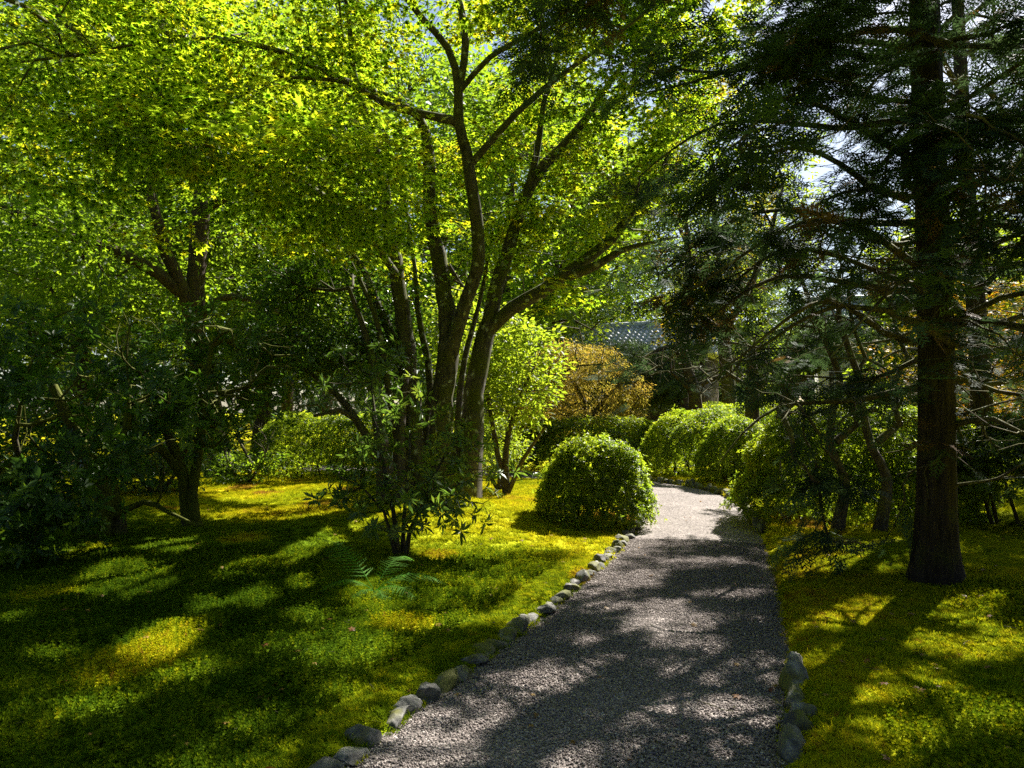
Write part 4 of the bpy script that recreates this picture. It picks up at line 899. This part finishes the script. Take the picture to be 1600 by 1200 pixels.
# ------------------------------------------------------------------ pines
def needle_tuft():
    r = np.random.default_rng(3); V = []; T = []
    for q in range(11):
        a = r.random() * 6.283; e = r.uniform(.25, 1.2); d = np.array([math.cos(a) * math.cos(e), math.sin(e), math.sin(a) * math.cos(e)]); s = norm(np.cross(d, [.3, .1, 1])) * .045
        b = len(V); V += [-s, s, d]; T.append((b, b + 1, b + 2))
    return np.array(V), np.array(T)
T_NEED = needle_tuft()
def pine(label, base, limbs, pads, seed, size=.16, n=26, group=None):
    rng = np.random.default_rng(seed); tg = []
    for (c, r, k) in pads: tg.append(blob(rng, c, r, k, .3, .2, 1.2, None, seed))
    tg = view_gap(np.vstack(tg)); root = thing('pine_tree', label, 'tree', base, group)
    b = MB(); td = grow(b, limbs, tg, .006, .3, .25, .5, .08, 0, rng, .05, 8, .1); part(root, 'trunk', b, M['pine_bark'], smooth=True)
    m = len(tg) * n; lv = Leaves(); c = np.repeat(tg, n, 0) + rng.normal(0, 1, (m, 3)) * [.24, .24, .09]
    lv.add(c, norm(rng.normal(0, .5, (m, 3)) + [0, 0, .9]), rng.normal(0, 1, (m, 3)), size * (.7 + .6 * rng.random(m)), np.clip(np.repeat(rng.random(len(tg)), n) * .7 + .3 * rng.random(m), 0, 1)); lv.build(root, 'crown', M['pine'], T_NEED)
b = G(4.0, 26.5, -.05)
pine('rounded garden pine in front of the grey tiled roof', b, [[(*b, .2), (4.0, 26.5, 1.5, .16), (3.7, 26.3, 2.8, .1), (3.9, 26.3, 3.8, .05)], [(3.9, 26.5, 2, .1), (5, 26.1, 3.2, .05)], [(3.8, 26.5, 2, .08), (2.9, 26.1, 3.0, .05)]],
     [((3.4, 26.1, 3.5), (1.5, 1.2, .5), 50), ((5.2, 25.8, 3.1), (1.5, 1.2, .6), 50), ((3.2, 25.5, 2.5), (1.5, 1, .6), 40), ((4.6, 25.5, 2.0), (1.8, 1, .6), 40)], 301)
b = G(5.15, 22, -.05)
pine('tall pine whose bare trunk shows under the maple leaves at the bend', b, [[(*b, .28), (5.1, 22, 1.2, .22), (5.05, 22, 2.6, .2), (5.15, 22, 4, .18), (5.3, 22, 5.6, .13), (5.2, 22, 7.5, .05)], [(5.1, 22, 3.5, .09), (4.4, 21.7, 3.4, .06), (3.8, 21.4, 3.1, .03)], [(5.15, 22, 3.4, .09), (6.2, 21.8, 3.6, .05), (7.2, 21.5, 3.4, .03)]],
     [((4.4, 21.6, 2.6), (1.4, 1.1, .45), 50), ((6.3, 21.6, 3.4), (1.6, 1.2, .55), 60), ((4.6, 21.2, 2.1), (1.6, 1.0, .5), 50), ((6.4, 21.0, 2.3), (1.5, 1, .5), 50), ((5.5, 22.3, 6.2), (1.3, 1.2, .6), 30)], 302)
for q, (px, d, lean, lab) in enumerate(((1176, 19.2, 0, 'short straight pine trunk rising from the bright azalea strip'), (1224, 18.6, .5, 'leaning pine trunk just right of the straight pine'), (1092, 20.0, -.4, 'low crooked pine left of the straight pine'))):
    x0 = at(px, 650, d)[0]; b = G(x0, d, -.05)
    pine(lab, b, [[(*b, .26), (x0, d, 1.2, .2), (x0 + lean * .4, d, 2.2, .17), (x0 + lean, d, 3.2, .1)], [(x0 + lean * .4, d, 2.1, .08), (x0 - .8, d - .3, 2.6, .04)], [(x0 + lean * .4, d, 2.2, .08), (x0 + 1, d - .2, 2.7, .04)]],
         [((x0 - .6 + lean, d - .3, 2.75), (1.1, .9, .4), 40), ((x0 + .7 + lean, d - .2, 3.1), (1.2, .9, .45), 40), ((x0 + lean, d, 3.7), (1.2, 1, .45), 30)], 303 + q)

# ------------------------------------------------------------------ background trees
BG = [(10.5, 39, 19, 5.5, 'pale_green', 'tall pale tree rising behind the cedars and the garden roof'), (3.9, 41, 20, 5.5, 'green', 'tall rounded tree far behind the grey roof'), (.0, 20.6, 11, 3.4, 'green', 'leafy green tree added behind the central maple stems to shade the lawn'), (-13, 22, 16, 4.8, 'green', 'deep green spreading tree behind the rhododendrons at the far left'), (-8.5, 25, 17, 4.6, 'pale_green', 'light green tree between the forked trunk and the hedge'),  # tree behind the maple stems is added to shade the left lawn
      (-4.2, 29, 18, 4.6, 'green', 'mid green tree filling the gap left of the maple stems'), (1.0, 33, 17, 4.4, 'pale_green', 'pale yellow-green tree behind the orange laceleaf maple'),
      (-18, 31, 19, 6, 'pale_green', 'tall light green tree at the far left rear'), (-11, 36, 22, 6.0, 'green', 'tall green tree behind the light green one on the left'),
      (13.5, 22, 7, 3.0, 'pale_green', 'yellow-green tree showing right of the cedars')]
for q, (x, y, h, w, mt, lab) in enumerate(BG):
    r2 = np.random.default_rng(400 + q); b = G(x, y, -.05)
    limbs = [[(*b, .3), (x + .1, y, h * .2, .24), (x - .2, y, h * .45, .17), (x + .1, y, h * .8, .05)], [(x, y, h * .25, .14), (x - w * .4, y - .5, h * .45, .08), (x - w * .7, y - .6, h * .6, .03)], [(x - .1, y, h * .3, .14), (x + w * .4, y - .4, h * .5, .08), (x + w * .65, y - .4, h * .66, .03)]]
    tg = np.vstack([blob(r2, (x, y, h * .62), (w, w * .9, h * .40), 420, .45, .34, .55, 1.6, 401 + q, .8), blob(r2, (x, y - w * .5, h * .3), (w * .9, w * .5, h * .2), 90, .3, .3, .7, .8, 431 + q)])
    leafy('broadleaf_tree', lab, 'tree', b, limbs, tg, mt, T_OV, 48, .9, .3, .22, 'brown_bark', 400 + q, .4, (.0, 1), .01, step=.5, nside=7)
FR = [(3.8, 44, 15, 2.6, 'slender dark fir standing behind the grey roof'), (7.4, 47, 19, 3.2, 'tall dark fir right of the slender fir'), (-1.5, 46, 22, 3.6, 'tall blue-grey fir rising behind the maple crown'), (-12, 48, 24, 4, 'tall fir behind the left trees'),
      (13.5, 40, 10, 2.6, 'fir behind the white storehouse on the right'), (-24, 46, 22, 4.4, 'broad fir at the left rear corner'), (21, 38, 11, 3, 'fir at the right rear corner')]
for q, (x, y, h, w, lab) in enumerate(FR):
    r2 = np.random.default_rng(500 + q); b = G(x, y, -.1); tg = []
    nlev = int(h / .55)
    for l in range(nlev):
        f = (l + 1) / nlev; z = 1.2 + (h - 1.2) * f; rr = w * (1 - f) ** .8 + .15
        for _ in range(int(3 + rr * 4)):
            a = r2.random() * 6.283; e = rr * (.35 + .65 * r2.random()); tg.append((x + math.cos(a) * e, y + math.sin(a) * e, z - .25 * e + r2.normal(0, .12)))
    leafy('fir_tree', lab, 'tree', b, [[(*b, .35), (x, y, h * .3, .26), (x, y, h * .7, .12), (x, y, h, .03)]], np.array(tg), 'fir', T_LN, 30, .5, .16, .34, 'pine_bark', 500 + q, .35, (0, 1), .012, step=.7, droop=.4, nside=7)
# far wood closing the view; unseen nearer ring behind added to block sky light
r2 = np.random.default_rng(600); lv = Leaves(); n = 52000
a = (r2.random(n) * 2 - 1) * math.pi; back = sstep(1.35, 1.9, np.abs(a)); rad_ = (62 + 16 * r2.random(n)) * (1 - back) + (24 + 9 * r2.random(n)) * back
top = (7 + 6 * noise2(np.cos(a) * 40, np.sin(a) * 40, .16, 61) + 5 * (a < -.05) - 2.5 * (a > .25)) * (1 - back) + (15 + 5 * noise2(np.cos(a) * 40, np.sin(a) * 40, .3, 63)) * back
pos = np.column_stack([np.sin(a) * rad_, np.cos(a) * rad_, top * r2.random(n) ** .75]); lv.add(pos, r2.normal(0, 1, (n, 3)), r2.normal(0, 1, (n, 3)) + [0, -.6, .6], (1.05 + .7 * r2.random(n)) * (1 - .3 * back), np.clip(noise2(pos[:, 0], pos[:, 1], .25, 62) + r2.normal(0, .12, n), 0, 1))
p_ = np.concatenate(lv.p); R2 = np.concatenate(lv.R); V = np.einsum('nij,kj->nki', R2, T_OV[0]) * np.concatenate(lv.s)[:, None, None] + p_[:, None]
mb = MB(); mb.add(V.reshape(-1, 3), tris=(T_OV[1][None] + (np.arange(n) * 4)[:, None, None]).reshape(-1, 3), tint=np.repeat(np.concatenate(lv.t), 4)); setting('woods', mb, M['fir'], 'stuff')

# ------------------------------------------------------------------ buildings
def boxv(mb, c, s, rz=0.0, org=(0, 0, 0)):
    v = np.array([(x, y, z) for x in (-.5, .5) for y in (-.5, .5) for z in (-.5, .5)]) * s + c
    ca, sa = math.cos(rz), math.sin(rz); v = v @ np.array([[ca, sa, 0], [-sa, ca, 0], [0, 0, 1]]) + org
    mb.add(v, quads=[(0, 1, 3, 2), (4, 6, 7, 5), (0, 4, 5, 1), (2, 3, 7, 6), (0, 2, 6, 4), (1, 5, 7, 3)])
def house(name, label, org, rz, w, dpt, wall_h, roof_h, cols, rows, over=.5):
    root = thing(name, label, 'building', (org[0], org[1], 0)); root.rotation_euler = (0, 0, rz)
    def prt(nm, mb, mat, kind=None, parent=None):
        me = mb.mesh(nm); me.materials.append(mat); o = bpy.data.objects.new(nm, me); COL.objects.link(o); o.parent = parent or root
        if kind: o['kind'] = kind
        return o
    a = MB(); boxv(a, (0, 0, wall_h / 2 - .1), (w, dpt, wall_h + .2)); prt('wall', a, M['timber' if name == 'pavilion' else 'plaster'])
    for x in np.linspace(-w / 2, w / 2, 6):
        a = MB(); boxv(a, (x, -dpt / 2 - .03, wall_h / 2), (.16, .1, wall_h)); prt('post', a, M['timber'])
    a = MB(); boxv(a, (0, -dpt / 2 - .04, wall_h * .55), (w - .4, .07, .12)); prt('beam', a, M['timber'])
    hw = w / 2 + over; hd = dpt / 2 + over
    a = MB(); v = np.array([(-hw, -hd, wall_h), (hw, -hd, wall_h), (hw, 0, wall_h + roof_h), (-hw, 0, wall_h + roof_h), (-hw, hd, wall_h), (hw, hd, wall_h), (-hw, -hd, wall_h - .1), (hw, -hd, wall_h - .1), (hw, hd, wall_h - .1), (-hw, hd, wall_h - .1)])
    a.add(v, quads=[(0, 1, 2, 3), (3, 2, 5, 4), (6, 7, 1, 0), (8, 9, 4, 5), (6, 9, 8, 7)], tris=[(0, 3, 4), (1, 5, 2), (6, 0, 4), (6, 4, 9), (7, 8, 5), (7, 5, 1)]); roof = prt('roof', a, M['tile'])
    sl = math.hypot(hd, roof_h); ang = math.atan2(roof_h, hd); cw = 2 * hw / cols; rh = sl / rows
    # one curved tile, seen as a raised rib with a pan beside it
    tv = []; tq = []; prof = [(-.5, .0), (-.22, .005), (-.12, .06), (0, .085), (.12, .06), (.22, .005), (.5, 0)]
    for k, (u, hgt) in enumerate(prof):
        tv += [(u * cw, 0, hgt * 1.0 + .045), (u * cw, rh * 1.05, hgt * .8 + .012), (u * cw, 0, .0)]
    for k in range(len(prof) - 1): tq += [(k * 3, k * 3 + 3, k * 3 + 4, k * 3 + 1), (k * 3 + 2, k * 3 + 5, k * 3 + 3, k * 3)]
    tm = MB(); tm.add(tv, quads=tq); tme = tm.mesh('roof_tile'); tme.materials.append(M['tile'])
    cells = [(c, r) for r in range(rows) for c in range(cols)]
    cells.sort(key=lambda q: -(q[1] + .0 * q[0])); single = set(cells[:280]); rest = MB(); tv = np.array(tv)
    for (c, r) in cells:
        x = -hw + (c + .5) * cw; s = r * rh; o3 = np.array([x, -hd + s * math.cos(ang), wall_h + s * math.sin(ang) + .02])
        if (c, r) in single:
            o = bpy.data.objects.new('roof_tile', tme); COL.objects.link(o); o.parent = roof; o.location = o3; o.rotation_euler = (ang, 0, 0)
        else:
            ca, sa = math.cos(ang), math.sin(ang); rest.add(tv @ np.array([[1, 0, 0], [0, ca, sa], [0, -sa, ca]]) + o3, quads=tq)
    if rest.V: prt('roof_tiles', rest, M['tile'], 'stuff', roof)
    a = MB(); tube(a, np.array([(-hw - .05, 0, wall_h + roof_h + .1), (0, 0, wall_h + roof_h + .1), (hw + .05, 0, wall_h + roof_h + .1)]), [.16, .16, .16], 8); prt('ridge', a, M['tile'], None, roof)
    return root
rp = at(1002, 506, 31)
house('pavilion', 'grey tiled garden pavilion roof glimpsed above the pines', (float(rp[0]) + .5, float(rp[1]) + 1.5, 0), math.radians(-24), 5.5, 4.2, 3.9, 1.35, 26, 9)
house('storehouse', 'low white-walled tiled building glimpsed through the cedar', (16.8, 28.5, 0), math.radians(-14), 9, 4, 4.3, 1.6, 40, 7)

# ------------------------------------------------------------------ fern and litter
def fern(label, base, seed, fronds, L0):
    root = thing('fern', label, 'fern', base); r = np.random.default_rng(seed); base = np.array(base)
    for (az, ln, rise, drp) in fronds:
        d = np.array([math.sin(az), math.cos(az), 0]); side = np.array([d[1], -d[0], 0]); f = np.linspace(0, 1, 26)
        ln *= 1.35
        c = base + d * (f * ln)[:, None] + np.array([0, 0, 1]) * ((rise * f - drp * f * f) * ln)[:, None]
        mb = MB(); tube(mb, c, np.linspace(.004, .001, 26), 4, .3)
        t = norm(np.gradient(c, axis=0)); up = norm(np.cross(side, t)); up = up * np.sign(up[:, 2:3] + 1e-6)
        for k in range(4, 26):
            w = ln * .27 * math.sin(math.pi * min(1, (f[k] * .88 + .12)) ** .8) + .008
            for sg in (-1, 1):
                p0 = c[k]; dr = norm(side * sg + t[k] * .45 - up[k] * (.1 + .25 * r.random()) + r.normal(0, .07, 3)); s = t[k] * ln * .0135; nseg = 5
                vs_ = []; ts = []
                for q in range(nseg):     # toothed leaflet
                    a0, a1 = q / nseg, (q + 1) / nseg; tp = 1 - .8 * a0
                    b_ = len(vs_); vs_ += [p0 + dr * w * a0 - s * tp, p0 + dr * w * a0 + s * tp, p0 + dr * w * (a1 * .9 + .1) + t[k] * .012 * ln]; ts.append((b_, b_ + 1, b_ + 2))
                mb.add(vs_, ts, tint=float(np.clip(.5 + r.normal(0, .2), 0, 1)))
        part(root, 'frond', mb, M['fern'])
fb = at(585, 940, 6.2); fz = gz(fb[0], fb[1])
fern('green fern arching over the moss below the narrow-leaved shrub', (float(fb[0]), float(fb[1]), fz + .02), 5, [(-.9, .52, 1.1, .6), (1.2, .46, .8, .8), (2.0, .36, .7, .9), (-1.7, .34, .9, .9), (2.7, .28, .6, .9), (.5, .40, 1.3, 1.0), (-2.4, .24, .6, .9)], .4)
r2 = np.random.default_rng(71); lv = Leaves(); n = 420
y = 2.8 + 12 * r2.random(n) ** 1.2; x = (r2.random(n) * 2 - 1) * .7 * y; sd = path_sd(x, y); z = np.where(sd < .02, .035, height(x, y, sd) + .03); kx = (sd > .1) | (r2.random(n) < .5)
pos = np.column_stack([x, y, z])[kx]; n = len(pos); d = r2.normal(0, 1, (n, 3)) * [1, 1, .2]; Rm = frame_of(d, r2.normal(0, .3, (n, 3)) + [0, 0, 1]); tv, tf = T_STARF
V = np.einsum('nij,kj->nki', Rm, tv) * (.028 + .03 * r2.random(n))[:, None, None] + pos[:, None]
mb = MB(); mb.add(V.reshape(-1, 3), tris=(tf[None] + (np.arange(n) * len(tv))[:, None, None]).reshape(-1, 3), tint=np.repeat(r2.random(n), len(tv))); setting('leaf_litter', mb, M['litter'], 'stuff')
mb = MB(); n = 130; y = 2.8 + 8 * r2.random(n) ** 1.2; x = (r2.random(n) * 2 - 1) * .7 * y; sd = path_sd(x, y); z = np.where(sd < .02, .034, height(x, y, sd) + .03)
for q in range(n):
    a = r2.random() * 6.283; l = .03 + .10 * r2.random() ** 2; d = np.array([math.cos(a), math.sin(a), 0]); p0 = np.array([x[q], y[q], z[q]])
    tube(mb, np.array([p0, p0 + d * l * .5 + r2.normal(0, .006, 3) * [1, 1, .3], p0 + d * l]), [.0022, .002, .0012], 4)
setting('twig_litter', mb, M['twig'], 'stuff')
